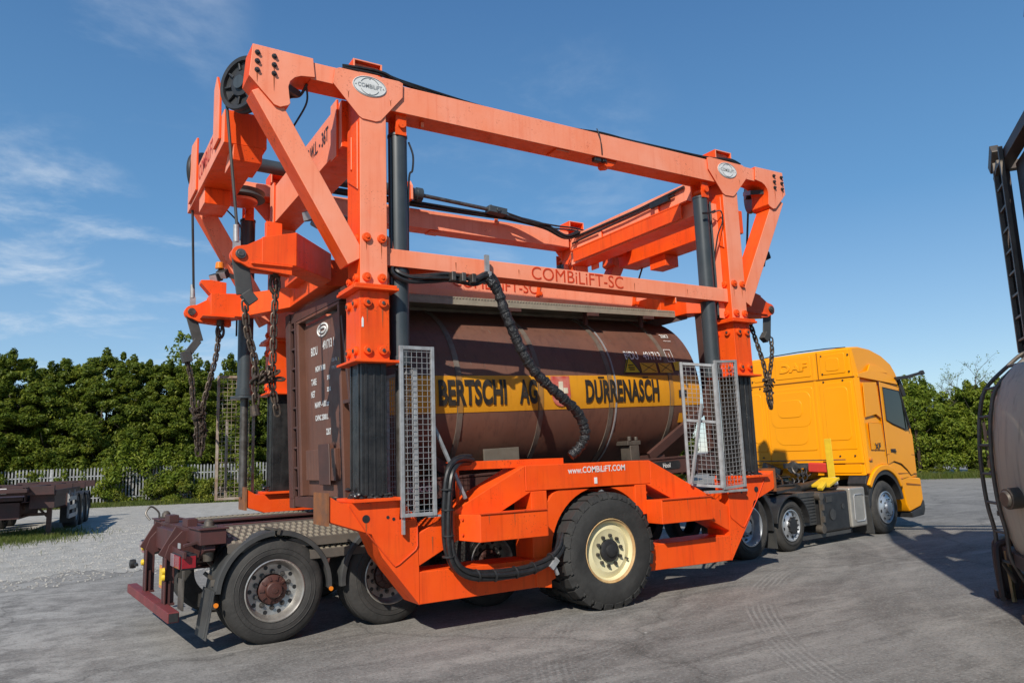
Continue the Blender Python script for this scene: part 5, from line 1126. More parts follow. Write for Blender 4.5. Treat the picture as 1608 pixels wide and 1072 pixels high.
m = MB(); m.bar((-.555, .19, .70), (-.635, .19, .14), .40, .018, (0, 1, 0)) if False else m.add([(-.57, -.02, .56), (-.57, .40, .56), (-.64, .40, .13), (-.64, -.02, .13), (-.585, -.02, .56), (-.585, .40, .56), (-.652, .40, .13), (-.652, -.02, .13)], [(0, 1, 2, 3), (7, 6, 5, 4), (0, 4, 5, 1), (1, 5, 6, 2), (2, 6, 7, 3), (3, 7, 4, 0)])
m.bar((-.575, .03, .56), (-.645, .03, .15), .03, .025, (0, 1, 0)); m.bar((-.60, .05, .30), (-.60, .33, .30), .015, .02)
fl = m.build('mud_flap', PLDUST, TR, .004)
m = MB(); m.cyl((-.565, -.024, .435), (-.565, -.034, .435), .022, .022, 14); m.build('side_marker', AMBER, TR)
m = MB(); m.cyl((.555, -.024, .45), (.555, -.034, .45), .022, .022, 14); m.build('side_marker', AMBER, TR)
mudguard(1.24, 60, 184).build('mudguard', PLDUST, TR); mudguard(2.55, 20, 120).build('mudguard', PLDUST, TR)
m = MB(); m.bar((.01, -.026, 1.03), (.03, -.026, 1.09), .03, .02); m.bar((.0, .0, 1.075), (.0, .4, 1.075), .04, .02); m.bar((.62, .1, .80), (.62, .9, .80), .06, .06); m.bar((.62, .06, .78), (.62, .2, .86), .12, .10); each(m, 'guard_bracket', TUBE, TR)
# main rails and decking
m = MB()
for w in (.74, 1.60):
    for z0, z1, e in ((.70, .72, .07), (1.09, 1.112, .07)): m.box(-.60, 8.5, w - e, w + e, z0, z1)
    m.box(-.60, 8.5, w - .008, w + .008, .721, 1.089)
for l in (.30, 1.5, 2.6, 4.0): m.box(l, l + .08, .82, 1.52, .78, 1.06)
m.build('chassis_rail', MAROON, TR, .003)
m = MB(); m.box(-.70, -.46, .06, 2.40, .98, 1.118); m.box(-.72, -.44, .04, .50, 1.119, 1.135); m.box(-.72, -.44, 1.96, 2.42, 1.119, 1.135); m.bar((-.6, .10, .95), (-.6, .50, .80), .10, .05); m.build('bolster', MAROON, TR, .006)
m = MB()
for w in (.20, 2.26): m.box(-.65, -.53, w - .06, w + .06, 1.136, 1.15); m.lathe([(.05, 1.15), (.045, 1.19), (.02, 1.215), (.001, 1.215)], (-.59, w, 0), (0, 0, 1), 14); m.cyl((-.59, w, .82), (-.59, w, .97), .045, .06, 12)
each(m, 'twist_lock', TUBE, TR, per=3)
for wa, wb, zt, sl in ((.06, .46, 1.098, .34), (1.82, 2.22, 1.105, 0), (.02, .34, .93, .30)):
    F3 = lambda l, w, z, wb=wb, sl=sl: (l, w, z - (wb - w) * sl)
    la, lb = (-.45, 2.6) if zt > 1 else (.35, 1.0)
    m = MB(F3); m.box(la, lb, wa, wb, zt - .023, zt); m.box(la, lb, wa - .02, wa - .001, zt - .07, zt + .012); m.box(la, lb, wb + .001, wb + .02, zt - .03, zt + .012)
    tp = m.build('tread_plate', mat('dusty tread base', (.13, .11, .09), (.08, .07, .06), 5, .6), TR, flat=True)
    m = MB(F3)
    for i in range(int((lb - la) / .064) - 1):
        for j in range(5):
            l = la + .05 + i * .064 + (.032 if j % 2 else 0); w = wa + .04 + j * (wb - wa - .08) / 4; m.box(l, l + .030, w - .026, w + .026, zt + .001, zt + .011)
    m.build('tread_pattern', WALKAL, tp, flat=True)
m = MB()
for i in range(26): m.box(.62 + i * .06, .655 + i * .06, .30, .60, .93 + .02 * (i % 2), .95 + .02 * (i % 2))
m.box(.60, 2.2, .58, .62, .90, 1.0); m.build('step_grid', TREAD, TR)
m = MB(); m.cyl((-.30, .62, .80), (-.30, 1.5, .80), .12, .12, 20); m.cyl((.25, .50, .88), (1.0, .50, .88), .09, .09, 16); m.build('air_tank', PLASTIC, TR, .01)
# tail frame
m = MB()
for w in (.66, 1.70):
    m.prism([(-.60, 1.09), (-.74, 1.09), (-.86, .96), (-.90, .84), (-.90, .40), (-.80, .40), (-.80, .80), (-.60, .86)], w - .02, w + .02)
    m.prism([(-.90, .84), (-.90, .40), (-.882, .40), (-.882, .84)], w - .07, w + .07); m.bar((-.895, w, .84), (-.74, w, 1.10), .14, .018, (0, 1, 0))
m.box(-.80, -.60, .70, 1.66, .86, 1.08); m.box(-.62, -.60, .3, 2.1, .80, .97); m.box(-.70, -.60, .62, .85, 1.119, 1.20); m.box(-.70, -.60, 1.5, 1.75, 1.119, 1.20)
m.bar((-.82, .18, .98), (-.62, .18, 1.02), .04, .03); m.bar((-.82, .10, .90), (-.82, .66, .92), .03, .06)
m.build('tail_frame', MAROON, TR, .006)
m = MB(); m.box(-.955, -.855, .10, 2.40, .31, .405); bp = m.build('rear_bumper', MAROONL, TR, .006)
m = MB(); m.box(-.945, -.865, .094, .0995, .32, .395); m.build('bumper_end', BLACK, bp, flat=True)
m = MB()
for w in (.66, 1.70): m.prism([(-.80, .41), (-.88, .41), (-.88, .39), (-.80, .39)], w - .06, w + .06); m.box(-.862, -.84, w - .05, w + .05, .406, .62)
each(m, 'bumper_hanger', MAROON, TR, per=2)
for w0, far in ((.16, False), (1.92, True)):
    m = MB(); m.box(-.84, -.70, w0, w0 + .42, .76, .90); lh_ = m.build('tail_lamp', PLASTIC, TR, .008)
    m = MB(); m.box(-.858, -.841, w0 + .01, w0 + .25, .77, .89); m.build('red_lens', REDLENS, lh_, .006)
    m = MB(); m.box(-.857, -.841, w0 + .255, w0 + .41, .77, .89); m.build('clear_lens', mat('pale lens', (.32, .25, .27), None, 4, .2, coat=.5), lh_, .006)
    if not far: m = MB(); m.box(-.836, -.71, w0 - .008, w0 - .001, .775, .885); m.build('red_lens', REDLENS, lh_, .004)
m = MB(); m.box(-.83, -.815, .12, .32, .40, .68); m.bar((-.82, .14, .60), (-.82, .14, .76), .03, .02); m.build('number_plate_back', TUBE, TR, .003)
m = MB(); m.box(-.84, -.826, .26, .34, .95, 1.0); m.build('white_plate', GREYLET, TR, .003)
m = MB(); m.box(-.87, -.862, .76, 1.02, .52, .74); mk = m.build('rear_marker', AMBER, TR)
m = MB(); m.box(-.875, -.8705, .79, .99, .55, .71); m.build('marker_field', SIGNY, mk, flat=True)
m = MB(); 
for w, z in ((.60, .66), (.60, .72), (1.76, .70), (1.76, .86)): m.lathe([(.035, 0), (.03, -.02), (.001, -.028)], (-.902, w, z), (1, 0, 0), 12)
each(m, 'reflector', SIGNY, TR, per=1)
m = MB(); m.tube(smooth([(-.76, 2.30, 1.12), (-.80, 2.34, 1.2), (-.74, 2.36, 1.27), (-.66, 2.34, 1.2), (-.66, 2.3, 1.12)]), .012, 6); m.build('tie_loop', STEEL, TR)
m = MB(); m.lathe([(.001, -.04), (.05, -.03), (.055, 0), (.05, .03), (.001, .04)], (-.90, 2.46, .62), (1, 0, 0), 14); m.bar((-.88, 2.3, .62), (-.88, 2.46, .62), .03, .03); m.build('rubber_lamp', PLASTIC, TR)
m = MB(); m.tube(smooth([(-.60, .30, .70), (-.5, .25, .62), (-.44, .4, .66), (-.5, .6, .78)]), .02, 6); m.bar((-.55, .12, .62), (-.45, .5, .60), .06, .06); m.build('air_line', TUBE, TR)

# ================================================================ yellow tractor unit
TK = thing('tractor_truck', 'bright yellow tractor unit with high roof, coupled ahead of the trailer', 'truck', (9.37, 8.39, 0), (0, 0, rad(7.0)))
CWD = 2.48
def arch(l, r, a0, a1, n=10): return [(l + r * math.cos(rad(a0 + (a1 - a0) * i / n)), .50 + r * math.sin(rad(a0 + (a1 - a0) * i / n))) for i in range(n + 1)]
prof = [(3.80, 1.13), (3.80, 3.55), (3.86, 3.60), (4.20, 3.63), (4.65, 3.60), (5.05, 3.50), (5.36, 3.34), (5.52, 3.16), (5.60, 2.92), (5.80, 2.35), (5.96, 1.92), (6.0, 1.80), (6.0, 1.0), (5.40, 1.0)] + arch(4.44, .80, 36, 128, 10) + [(3.93, 1.13)]
m = MB()
n = len(prof)
def inset(l, z):                                     # the cab narrows above the belt line and towards the front corners
    return .012 + max(0, z - 2.95) * .13 + max(0, l - 5.35) * .10 + max(0, z - 2.0) * .012
lay = [(0.0, .06), (.025, .015), (.07, 0.0)]
rings = []
for w, sh_ in lay + [(CWD - w, s) for w, s in reversed(lay)]:
    ring = []
    cx_, cz_ = 4.85, 2.2
    for l, z in prof:
        i_ = inset(l, z); ww = w + i_ if w < CWD / 2 else w - i_
        ring.append((l + (cx_ - l) * sh_ * .35, ww, z + (cz_ - z) * sh_ * .35))
    rings.append(ring)
vs = [p for r in rings for p in r]; fs = [tuple(range(n)), tuple(range(len(vs) - 1, len(vs) - n - 1, -1))]
for a in range(len(rings) - 1):
    for i in range(n): fs.append((a * n + i, (a + 1) * n + i, (a + 1) * n + (i + 1) % n, a * n + (i + 1) % n))
m.add(vs, fs); cab = m.build('cab', YEL, TK, ang=32)
# back wall: pressed panels and seams
def press(w0, w1, z0, z1, l=3.80, t=.014, r=.06, nm='pressed_panel', parent=cab, cutw=0):
    pts = []
    for cx_, cz_, a0 in ((w1 - r, z0 + r, -90), (w1 - r - cutw, z1 - r, 0), (w0 + r + cutw, z1 - r, 90), (w0 + r, z0 + r, 180)):
        pts += [(cx_ + r * math.cos(rad(a0 + 90 * i / 6)), cz_ + r * math.sin(rad(a0 + 90 * i / 6))) for i in range(7)]
    m = MB(); m.prism(pts, l - t, l + .01, 'x'); return m.build(nm, YEL, parent, .011, seg=3)
press(.95, 2.0, 1.62, 2.90, t=.012); press(1.03, 1.93, 2.10, 2.82, l=3.788, t=.012, r=.16, cutw=-.03); press(1.10, 1.86, 1.74, 2.70, l=3.789, t=.008, r=.20, cutw=-.03); press(1.20, 1.76, 2.30, 2.66, l=3.776, t=.010, r=.12)
press(.14, .80, 1.62, 2.93, t=.010, r=.03); press(.22, .72, 1.80, 2.84, l=3.79, t=.010, r=.10)
press(2.08, 2.42, 1.62, 2.93, t=.010, r=.03); press(2.14, 2.38, 1.80, 2.84, l=3.79, t=.010, r=.08)
press(.22, .74, 3.10, 3.50, t=.012, r=.04); press(.34, .62, 3.16, 3.42, l=3.788, t=.010, r=.06)
press(.95, 1.75, 3.10, 3.52, t=.012, r=.03); press(1.82, 2.28, 3.10, 3.50, t=.012, r=.04)
press(.10, 2.42, 1.17, 1.34, t=.016, r=.03); press(.86, .92, 1.30, 3.52, t=.010, r=.01); press(2.02, 2.06, 1.30, 3.52, t=.010, r=.01)
lettering('lettering', 'DAF', .24, (3.788, 1.34, 3.31), (0, -1, 0), (0, 0, 1), YEL, cab, sx=1.4, bold=.006, lift=.002, thick=.010)
m = MB(); m.box(3.786, 3.80, .06, 2.43, 3.005, 3.022); m.box(3.782, 3.80, .79, .80, 3.02, 3.56); m.box(3.784, 3.80, .04, 2.44, 1.352, 1.362)

m.build('seam', YELSH, cab, flat=True)
m = MB(); m.tube([(3.83, .10, 2.98), (3.83, .13, 3.50), (3.86, .22, 3.60), (3.86, .6, 3.625), (3.86, 1.24, 3.635), (3.86, 1.9, 3.62), (3.85, 2.30, 3.56), (3.83, 2.38, 3.4)], .011, 6); m.build('roof_seal', PLASTIC, cab)
m = MB()
for w, z in ((.15, 3.45), (.15, 3.12), (.70, 3.48), (.70, 3.12), (2.32, 3.45), (2.32, 3.12), (.3, 2.96), (.7, 2.96), (2.15, 2.96), (2.36, 2.96), (.2, 1.5), (.5, 1.5), (2.2, 1.5), (2.38, 1.5)): m.cyl((3.80, w, z), (3.778, w, z), .016, .016, 8)
m.build('fixings', PLASTIC, cab)
# side: edge rib, door, window, arch trim
def side(pts, t, w0=0.0, mt=YEL, nm='side_panel', parent=cab, bevel=.008):
    m = MB(); n = len(pts); vs = [(l, inset(l, z) + w0 + .012, z) for l, z in pts] + [(l, inset(l, z) + w0 - t, z) for l, z in pts]
    m.add(vs, [tuple(range(n)), tuple(range(2 * n - 1, n - 1, -1))] + [(i, i + n, (i + 1) % n + n, (i + 1) % n) for i in range(n)])
    return m.build(nm, mt, parent, bevel, seg=2)
side([(3.80, 1.16), (3.80, 3.56), (3.88, 3.58), (3.91, 3.0), (3.91, 1.16)], .012)
side([(4.06, 1.60), (4.06, 2.12), (4.56, 2.10), (4.60, 1.58)], .004); side([(3.98, 2.22), (4.02, 2.90), (4.56, 2.92), (4.60, 2.20), (4.40, 2.28)], .004)
door = side([(4.66, 1.30), (4.66, 2.93), (5.52, 2.84), (5.70, 2.34), (5.86, 1.95), (5.94, 1.86), (5.94, 1.08), (5.62, 1.06), (5.44, 1.18), (5.20, 1.30), (4.9, 1.36)], .014, nm='door')
win = side([(4.76, 2.17), (4.76, 2.82), (5.47, 2.76), (5.74, 1.98), (5.55, 1.98), (4.98, 2.10)], .004, -.016, GLASS, 'side_window', door, .003)
fr = MB(); pts = [(4.76, 2.17), (4.76, 2.82), (5.47, 2.76), (5.74, 1.98), (5.55, 1.98), (4.98, 2.10)]; fr.tube([(l, inset(l, z) - .020, z) for l, z in pts], .013, 6, closed=True); fr.build('window_seal', PLASTIC, door)
dl = [(4.655, 1.31), (4.655, 2.94), (5.53, 2.85), (5.71, 2.34), (5.87, 1.95), (5.95, 1.86), (5.95, 1.08), (5.62, 1.055), (5.43, 1.17), (5.19, 1.295), (4.9, 1.355)]
m = MB(); m.tube([(l, inset(l, z) - .001, z) for l, z in dl], .008, 6, closed=True); m.build('door_gap', PLASTIC, door)
m = MB(); m.tube([(l, inset(l, z) - .001, z) for l, z in [(4.06, 1.60), (4.06, 2.12), (4.56, 2.10), (4.60, 1.58)]], .004, 6, closed=True); m.build('hatch_gap', YELSH, cab)
for l, z in ((3.98, 1.42), (5.1, 1.02)): MB().box(l - .05, l + .05, -.015, .02, z - .018, z + .018).build('side_marker', AMBER, cab, .005)
m = MB(); m.box(5.28, 5.40, .02, .05, 2.28, 2.66); 
m.bar((5.70, -.02, 2.0), (5.50, .03, 2.82), .03, .02); m.build('window_post', PLASTIC, door)
m = MB(); m.box(4.80, 5.0, -.012, .0, 1.535, 1.60); m.bar((4.86, -.018, 1.57), (4.98, -.018, 1.545), .03, .03); m.build('door_handle', PLASTIC, door, .005)
lettering('lettering', 'XF', .16, (4.30, -.006, 1.66), (1, 0, 0), (0, 0, 1), PLASTIC, cab, sx=1.2, bold=.004)
m = MB()
for z in (1.50, 1.12): m.bar((4.62 if z > 1.3 else 5.0, .0, z), (5.94, .055, z - .04), .012, .012)
m.build('side_crease', YELSH, cab)
side([(3.86, 3.06), (4.08, 3.10), (4.4, 3.16), (5.0, 3.12), (5.46, 2.98), (5.46, 2.90), (3.86, 3.0)], .012)
side([(4.30, 3.14), (4.45, 3.28), (4.75, 3.26), (5.1, 3.16), (5.1, 3.12)], .012)
# arch trim and step
m = MB(); a0, a1 = 30, 150; ro, ri = .81, .70; o_ = arch(4.44, ro, 30, 146, 18); i_ = arch(4.44, ri, 146, 30, 18); m.prism(o_ + i_, -.03, .30, 'y'); m.build('wheel_arch', YEL, cab, .02, seg=3)
m = MB(); m.prism(arch(4.44, .698, 10, 175, 20) + arch(4.44, .62, 175, 10, 20), .0, .40, 'y'); m.build('arch_liner', PLASTIC, TK)
m = MB(); m.prism([(5.10, .93), (5.30, 1.05), (5.96, .99), (6.03, .98), (6.05, .55), (5.9, .42), (5.42, .34), (5.30, .5), (5.24, .75)], .03, CWD - .03, 'y'); m.build('front_bumper', YEL, TK, .03, seg=3)
m = MB(); m.prism([(5.45, .335), (5.92, .41), (6.06, .54), (6.07, .36), (6.0, .24), (5.48, .22)], .02, CWD - .02, 'y'); m.build('bumper_skirt', PLASTIC, TK, .02)
m = MB(); m.bar((5.36, .022, .90), (5.98, .03, .84), .01, .03); m.build('bumper_crease', YELSH, TK)
m = MB(); m.box(6.005, 6.02, .3, CWD - .3, 1.0, 1.75); m.build('grille', PLASTIC, TK); m = MB(); m.add([(5.615, .25, 2.88), (5.615, CWD - .25, 2.88), (5.975, CWD - .16, 1.95), (5.975, .16, 1.95), (5.60, .25, 2.88), (5.60, CWD - .25, 2.88), (5.96, CWD - .16, 1.95), (5.96, .16, 1.95)], [(0, 1, 2, 3), (7, 6, 5, 4), (0, 4, 5, 1), (1, 5, 6, 2), (2, 6, 7, 3), (3, 7, 4, 0)]); m.build('windscreen', GLASS, TK)
m = MB(); m.bar((5.38, .02, 3.02), (5.72, -.14, 3.06), .08, .07); m.bar((5.66, -.12, 3.06), (5.94, -.26, 3.13), .06, .06); m.bar((5.56, .06, 3.0), (5.64, .02, 2.66), .10, .08); m.bar((5.93, -.25, 3.12), (5.99, -.28, 3.15), .09, .09); m.build('mirror_arm', PLASTIC, TK, .015)
# wheels
def truck_wheel(l, wc, R, f, w, kind):
    t = tyre_mb(R, R * .60, w, wc, R - .005, l, f).build('tyre', RUBBER, TK); z = R - .005; k = R / .5
    r = MB()
    if kind == 'dish': r.lathe([(.300 * k, wc + f * .03), (.305 * k, wc + f * .01), (.290 * k, wc + f * .008), (.272 * k, wc + f * .05), (.255 * k, wc + f * .13), (.19 * k, wc + f * .175), (.13 * k, wc + f * .15), (.10 * k, wc + f * .07), (.001, wc + f * .065)], (l, 0, z), (0, 1, 0), 48)
    elif kind == 'small': r.lathe([(.300 * k, wc + f * .03), (.305 * k, wc + f * .01), (.288 * k, wc + f * .008), (.270 * k, wc + f * .05), (.20 * k, wc + f * .035), (.17 * k, wc + f * .02), (.15 * k, wc - f * .01), (.14 * k, wc - f * .02), (.06 * k, wc - f * .025), (.001, wc - f * .025)], (l, 0, z), (0, 1, 0), 48)
    else: r.lathe([(.300 * k, wc + f * .03), (.305 * k, wc + f * .005), (.288 * k, wc + f * .0), (.272 * k, wc + f * .03), (.25 * k, wc + f * .02), (.20 * k, wc - f * .02), (.17 * k, wc - f * .03), (.12 * k, wc - f * .03), (.11 * k, wc - f * .06), (.05 * k, wc - f * .065), (.001, wc - f * .065)], (l, 0, z), (0, 1, 0), 48)
    rim = r.build('rim', SILVRIM, TK)
    b = MB(); n_ = MB()
    for q in range(8):
        a = 2 * math.pi * (q + .3) / 8; rr = .225 * k; dw = .152 if kind == 'dish' else (.038 if kind == 'small' else .0); b.cyl((l + rr * math.cos(a), wc + f * (dw + .004), z + rr * math.sin(a)), (l + rr * math.cos(a), wc + f * (dw - .006), z + rr * math.sin(a)), .030 * k, .030 * k, 14)
    for q in range(10):
        a = 2 * math.pi * q / 10; rr = .155 * k; dw = .15 if kind == 'dish' else .0; n_.cyl((l + rr * math.cos(a), wc + f * dw, z + rr * math.sin(a)), (l + rr * math.cos(a), wc + f * (dw - .045), z + rr * math.sin(a)), .014, .012, 6)
    each(b, 'hand_hole', BLACK, rim, flat=True); each(n_, 'wheel_nut', STEEL if kind != 'small' else PLASTIC, rim, flat=True)
    if kind == 'small': h = MB(); h.lathe([(.165 * k, wc + f * .018), (.15 * k, wc - f * .014), (.13 * k, wc - f * .03), (.001, wc - f * .034)], (l, 0, z), (0, 1, 0), 32); h.build('hub_cap', PLASTIC, rim)
truck_wheel(0, 0, .50, 1, .30, 'dish'); truck_wheel(1.17, .03, .425, 1, .28, 'small'); truck_wheel(4.44, .02, .50, 1, .32, 'steer')
for l, R in ((0, .5), (1.17, .425), (4.44, .5)): tyre_mb(R, R * .6, .3, CWD, R - .005, l, -1).build('tyre', RUBBER, TK)
tyre_mb(.5, .3, .28, .34, .495, 0, 1).build('tyre', RUBBER, TK)
# mudguards, chassis, tanks
def tguard(l, R, zc, a0, a1, w1=.55):
    m = MB(); n = 22; o_ = [(l + R * math.cos(rad(a0 + (a1 - a0) * i / n)), zc + R * math.sin(rad(a0 + (a1 - a0) * i / n))) for i in range(n + 1)]; i_ = [(l + (R - .03) * math.cos(rad(a1 + (a0 - a1) * i / n)), zc + (R - .03) * math.sin(rad(a1 + (a0 - a1) * i / n))) for i in range(n + 1)]
    m.prism(o_ + i_, -.02, w1, 'y'); return m
tguard(0, .58, .5, -12, 175).build('rear_mudguard', PLASTIC, TK, .006); tguard(1.17, .50, .42, 0, 172).build('rear_mudguard', PLASTIC, TK, .006)
m = MB(); m.add([(.575, -.02, .42), (.575, .36, .42), (.62, .36, .10), (.62, -.02, .10), (.59, -.02, .42), (.59, .36, .42), (.635, .36, .10), (.635, -.02, .10)], [(0, 1, 2, 3), (7, 6, 5, 4), (0, 4, 5, 1), (1, 5, 6, 2), (2, 6, 7, 3), (3, 7, 4, 0)]); m.build('mud_flap', PLDUST, TK)
m = MB(); m.add([(3.70, -.01, .74), (3.70, .40, .74), (3.80, .40, .06), (3.80, -.01, .06), (3.72, -.01, .76), (3.72, .40, .76), (3.825, .40, .06), (3.825, -.01, .06)], [(0, 1, 2, 3), (7, 6, 5, 4), (0, 4, 5, 1), (1, 5, 6, 2), (2, 6, 7, 3), (3, 7, 4, 0)]); m.build('mud_flap', PLDUST, TK)
m = MB(); m.prism([(3.72, .98), (3.80, 1.12), (4.02, 1.12), (3.90, .95), (3.80, .75)], .02, .38, 'y'); m.build('arch_liner', PLASTIC, TK, .01)
m = MB()
for w in (.82, 1.58): m.box(-1.0, 5.6, w - .04, w + .04, .74, 1.02)
for l in (-.7, .6, 2.2, 3.6): m.box(l, l + .1, .861, 1.539, .80, .96)
m.box(-.5, .5, .86, 1.54, 1.021, 1.12); m.build('chassis_rail', PLASTIC, TK, .004)
m = MB(); m.box(1.52, 2.06, .10, .68, .36, .92); 
for i in range(9): m.box(1.55, 2.02, .088, .10, .42 + i * .052, .445 + i * .052)
m.build('battery_box', PLDUST, TK, .012)
m = MB(); m.box(2.14, 3.08, .04, .68, .20, .90); tk = m.build('fuel_tank', PLASTIC, TK, .05, seg=4)
m = MB(); m.bar((2.10, .02, .22), (2.10, .02, .86), .09, .03, (0, 1, 0)); m.cyl((2.10, .0, .84), (2.10, .12, .84), .075, .075, 18); m.cyl((2.10, .0, .28), (2.10, .12, .28), .075, .075, 18); m.bar((2.10, .0, .4), (2.10, .0, .5), .06, .05); m.bar((2.10, .0, .6), (2.10, .0, .7), .06, .05); m.build('tank_strap', TUBE, TK, .004)
m = MB(); m.lathe([(.09, .035), (.10, .028), (.001, .028)], (2.48, 0, .50), (0, 1, 0), 24); m.box(2.30, 2.48, .025, .04, .72, .82); m.lathe([(.05, .035), (.055, .03), (.001, .03)], (2.86, 0, .62), (0, 1, 0), 18); m.build('tank_relief', PLDUST, tk, .004)
m = MB(); m.box(3.13, 3.68, .03, .60, .22, .93); sb = m.build('exhaust_box', mat('dull silver cover', (.42, .40, .36), (.33, .31, .28), 3, .4, metal=.4), TK, .035, seg=4)
m = MB(); pts = [(3.24, .36), (3.28, .32), (3.56, .32), (3.60, .36), (3.60, .76), (3.56, .80), (3.28, .80), (3.24, .76)]; m.tube([(l, .027, z) for l, z in pts], .012, 6, closed=True); m.build('cover_ridge', SILV2, sb)
m = MB(); m.box(1.50, 3.10, .06, .10, .14, .20); m.build('side_skirt', PLDUST, TK)
m = MB(); m.cyl((2.2, .5, .96), (3.6, .62, 1.06), .075, .075, 16); m.cyl((3.3, .45, .93), (3.45, .45, .99), .05, .05, 14); m.bar((1.0, .3, .96), (1.6, .3, 1.0), .3, .04); m.build('intake_pipe', PLASTIC, TK)
# coupling gear behind the cab
m = MB()
for k in range(3):
    P = [(3.55 - .022 * i, 1.0 + .1 * k + .05 * math.cos(i * .9), 1.25 - .32 * math.sin(math.pi * min(1, i / 90)) + .05 * math.sin(i * .9) - .002 * i) for i in range(90)]; m.tube(P, .012, 5)
m.build('coiled_air_line', PLASTIC, TK)
m = MB(); m.bar((3.70, .35, 1.43), (3.70, 2.40, 1.43), .02, .02); m.bar((3.6, .9, 1.33), (3.6, 1.6, 1.33), .12, .10); m.cyl((3.55, 1.4, 1.30), (3.62, 1.4, 1.30), .12, .12, 18); m.bar((3.62, 1.7, 1.2), (3.62, 2.1, 1.35), .1, .12); m.tube([(3.55, 1.25 + .16 * math.cos(rad(a)), 1.30 + .15 * math.sin(rad(a))) for a in range(180, 361, 15)], .03, 8); m.build('coupling_rack', STEEL, TK, .006)
m = MB(); m.bar((3.45, .98, 1.30), (3.45, .52, 1.28), .10, .19); m.build('red_cover', mat('orange red tarp', (.62, .045, .02), (.55, .04, .03), 4, .5), TK, .03)
m = MB(); m.bar((3.30, .44, 1.02), (3.34, .48, 1.84), .02, .14, (0, 1, 0)); m.build('yellow_marker_post', SIGNY, TK, .006)
m = MB(); m.bar((2.62, .30, .985), (3.10, .36, 1.10), .34, .05); m.bar((2.45, .22, .94), (2.62, .22, 1.04), .10, .06); m.build('yellow_plate', SIGNY, TK, .01)
m = MB(); m.box(3.12, 3.26, .30, .40, .98, 1.12); m.build('white_box', WHITE, TK, .02)
m = MB(); rr = random.Random(2)
for k in range(10):
    a = Vector((rr.uniform(1.6, 2.6), rr.uniform(.6, 1.6), rr.uniform(1.0, 1.25))); m.tube(smooth([a, a + Vector((rr.uniform(.2, .5), rr.uniform(-.3, .3), rr.uniform(-.1, .15))), a + Vector((rr.uniform(.6, 1.0), rr.uniform(-.4, .4), rr.uniform(-.05, .2)))]), .018, 6)
m.build('air_hose', PLASTIC, TK)

# ================================================================ tank stack at the edge of the yard
SA = math.atan2(-.814, .581)                         # containers run along this way, their end walls face the truck
def stack_thing(name, label, cat, loc): return thing(name, label, cat, loc, (0, 0, SA))
# local: x = into the container (away from its end wall), y = along the end wall towards the truck, z up
U = stack_thing('stacked_container', 'dark tank container on top of the stack, its ladder post cut by the picture edge', 'tank container', (10.5, 4.77, 2.72))
m = MB(); m.box(0, .14, -.16, 0, 0, 2.59); m.box(0, .14, -2.44, -2.28, 0, 2.59); m.box(5.9, 6.05, -.16, 0, 0, 2.59); m.box(5.9, 6.05, -2.44, -2.28, 0, 2.59); each(m, 'corner_post', DKBROWN, U, .008)
m = MB()
for x in (0, 5.9):
    for z in (0, 2.45): m.box(x, x + .15, -2.28, -.16, z, z + .14)
for y in (-.12, -2.44):
    for z in (0, 2.47): m.box(.15, 5.9, y, y + .12, z, z + .12)
each(m, 'frame_rail', DKBROWN, U, .006)
m = MB(); m.bar((-.03, -.20, .05), (-.03, -.20, 2.62), .05, .05); m.bar((-.03, -.62, .05), (-.03, -.62, 2.62), .05, .05)
for i in range(9): m.bar((-.03, -.20, .2 + i * .28), (-.03, -.62, .2 + i * .28), .03, .03)
m.build('ladder', TUBE, U, .004)
m = MB(); m.box(.16, .18, -2.27, -.40, .15, 2.44); ep = m.build('end_panel', CHAR, U, .004)
for i, s in enumerate(('BULK 27', 'MGW 36000 KG', 'TARE 4120', 'CAP 26000 L', 'TEST 03-24', '22T6')): lettering('lettering', s, .13, (.157, -1.05, 2.15 - i * .2), (0, -1, 0), (0, 0, 1), WHITE, ep, sx=.8, bold=.002)
m = MB(); m.lathe([(.001, .25), (.8, .32), (1.1, .55), (1.1, 5.5), (.8, 5.75), (.001, 5.8)], (0, -1.22, 1.3), (1, 0, 0), 40); m.build('tank_shell', CHAR, U)
m = MB(); m.bar((-.02, -.05, 2.5), (-.02, -.3, 2.72), .1, .16); m.bar((-.02, -.10, 2.35), (-.02, -.4, 2.5), .05, .08); m.build('ladder_hook', TUBE, U, .01)
for k in range(3):
    V = copy_tree(U); V.location = (7.02, 2.72, .06 + k * 2.68); V['group'] = 'unseen stack added for its shadow'; V['label'] = ('lowest', 'middle', 'topmost')[k] + ' dark tank container of the unseen three-high stack added to shade the yard'  # copies piled out of view, added to cast the large shadow on the yard
# silver tank below with tubular guard ladder round its domed end
S = stack_thing('silver_tank', 'weathered silver tank with tubular ladder round its domed end, under the dark container', 'tank', (9.15, 4.86, 0))
m = MB()
dome = [(.001, -.34), (.35, -.33), (.68, -.28), (.95, -.19), (1.11, -.06), (1.19, .10), (1.20, .3), (1.20, 6.2), (1.1, 6.5), (.6, 6.7), (.001, 6.75)]
m.lathe(dome, (.45, -1.05, 1.36), (1, 0, 0), 96); sh_ = m.build('tank_shell', SILVER, S)
m = MB(); m.lathe([(1.19, .14), (1.215, .14), (1.22, .46), (1.201, .46)], (.45, -1.05, 1.36), (1, 0, 0), 96); m.build('lit_patch_band', SILV2, sh_)  # brighter steel set at the shoulder to stand for the lit patch
m = MB(); m.cyl((.30, -1.60, 1.16), (.05, -1.70, 1.14), .10, .10, 24); m.cyl((.05, -1.70, 1.14), (.025, -1.71, 1.138), .085, .07, 24); m.build('round_cap', TUBE, sh_, .006)
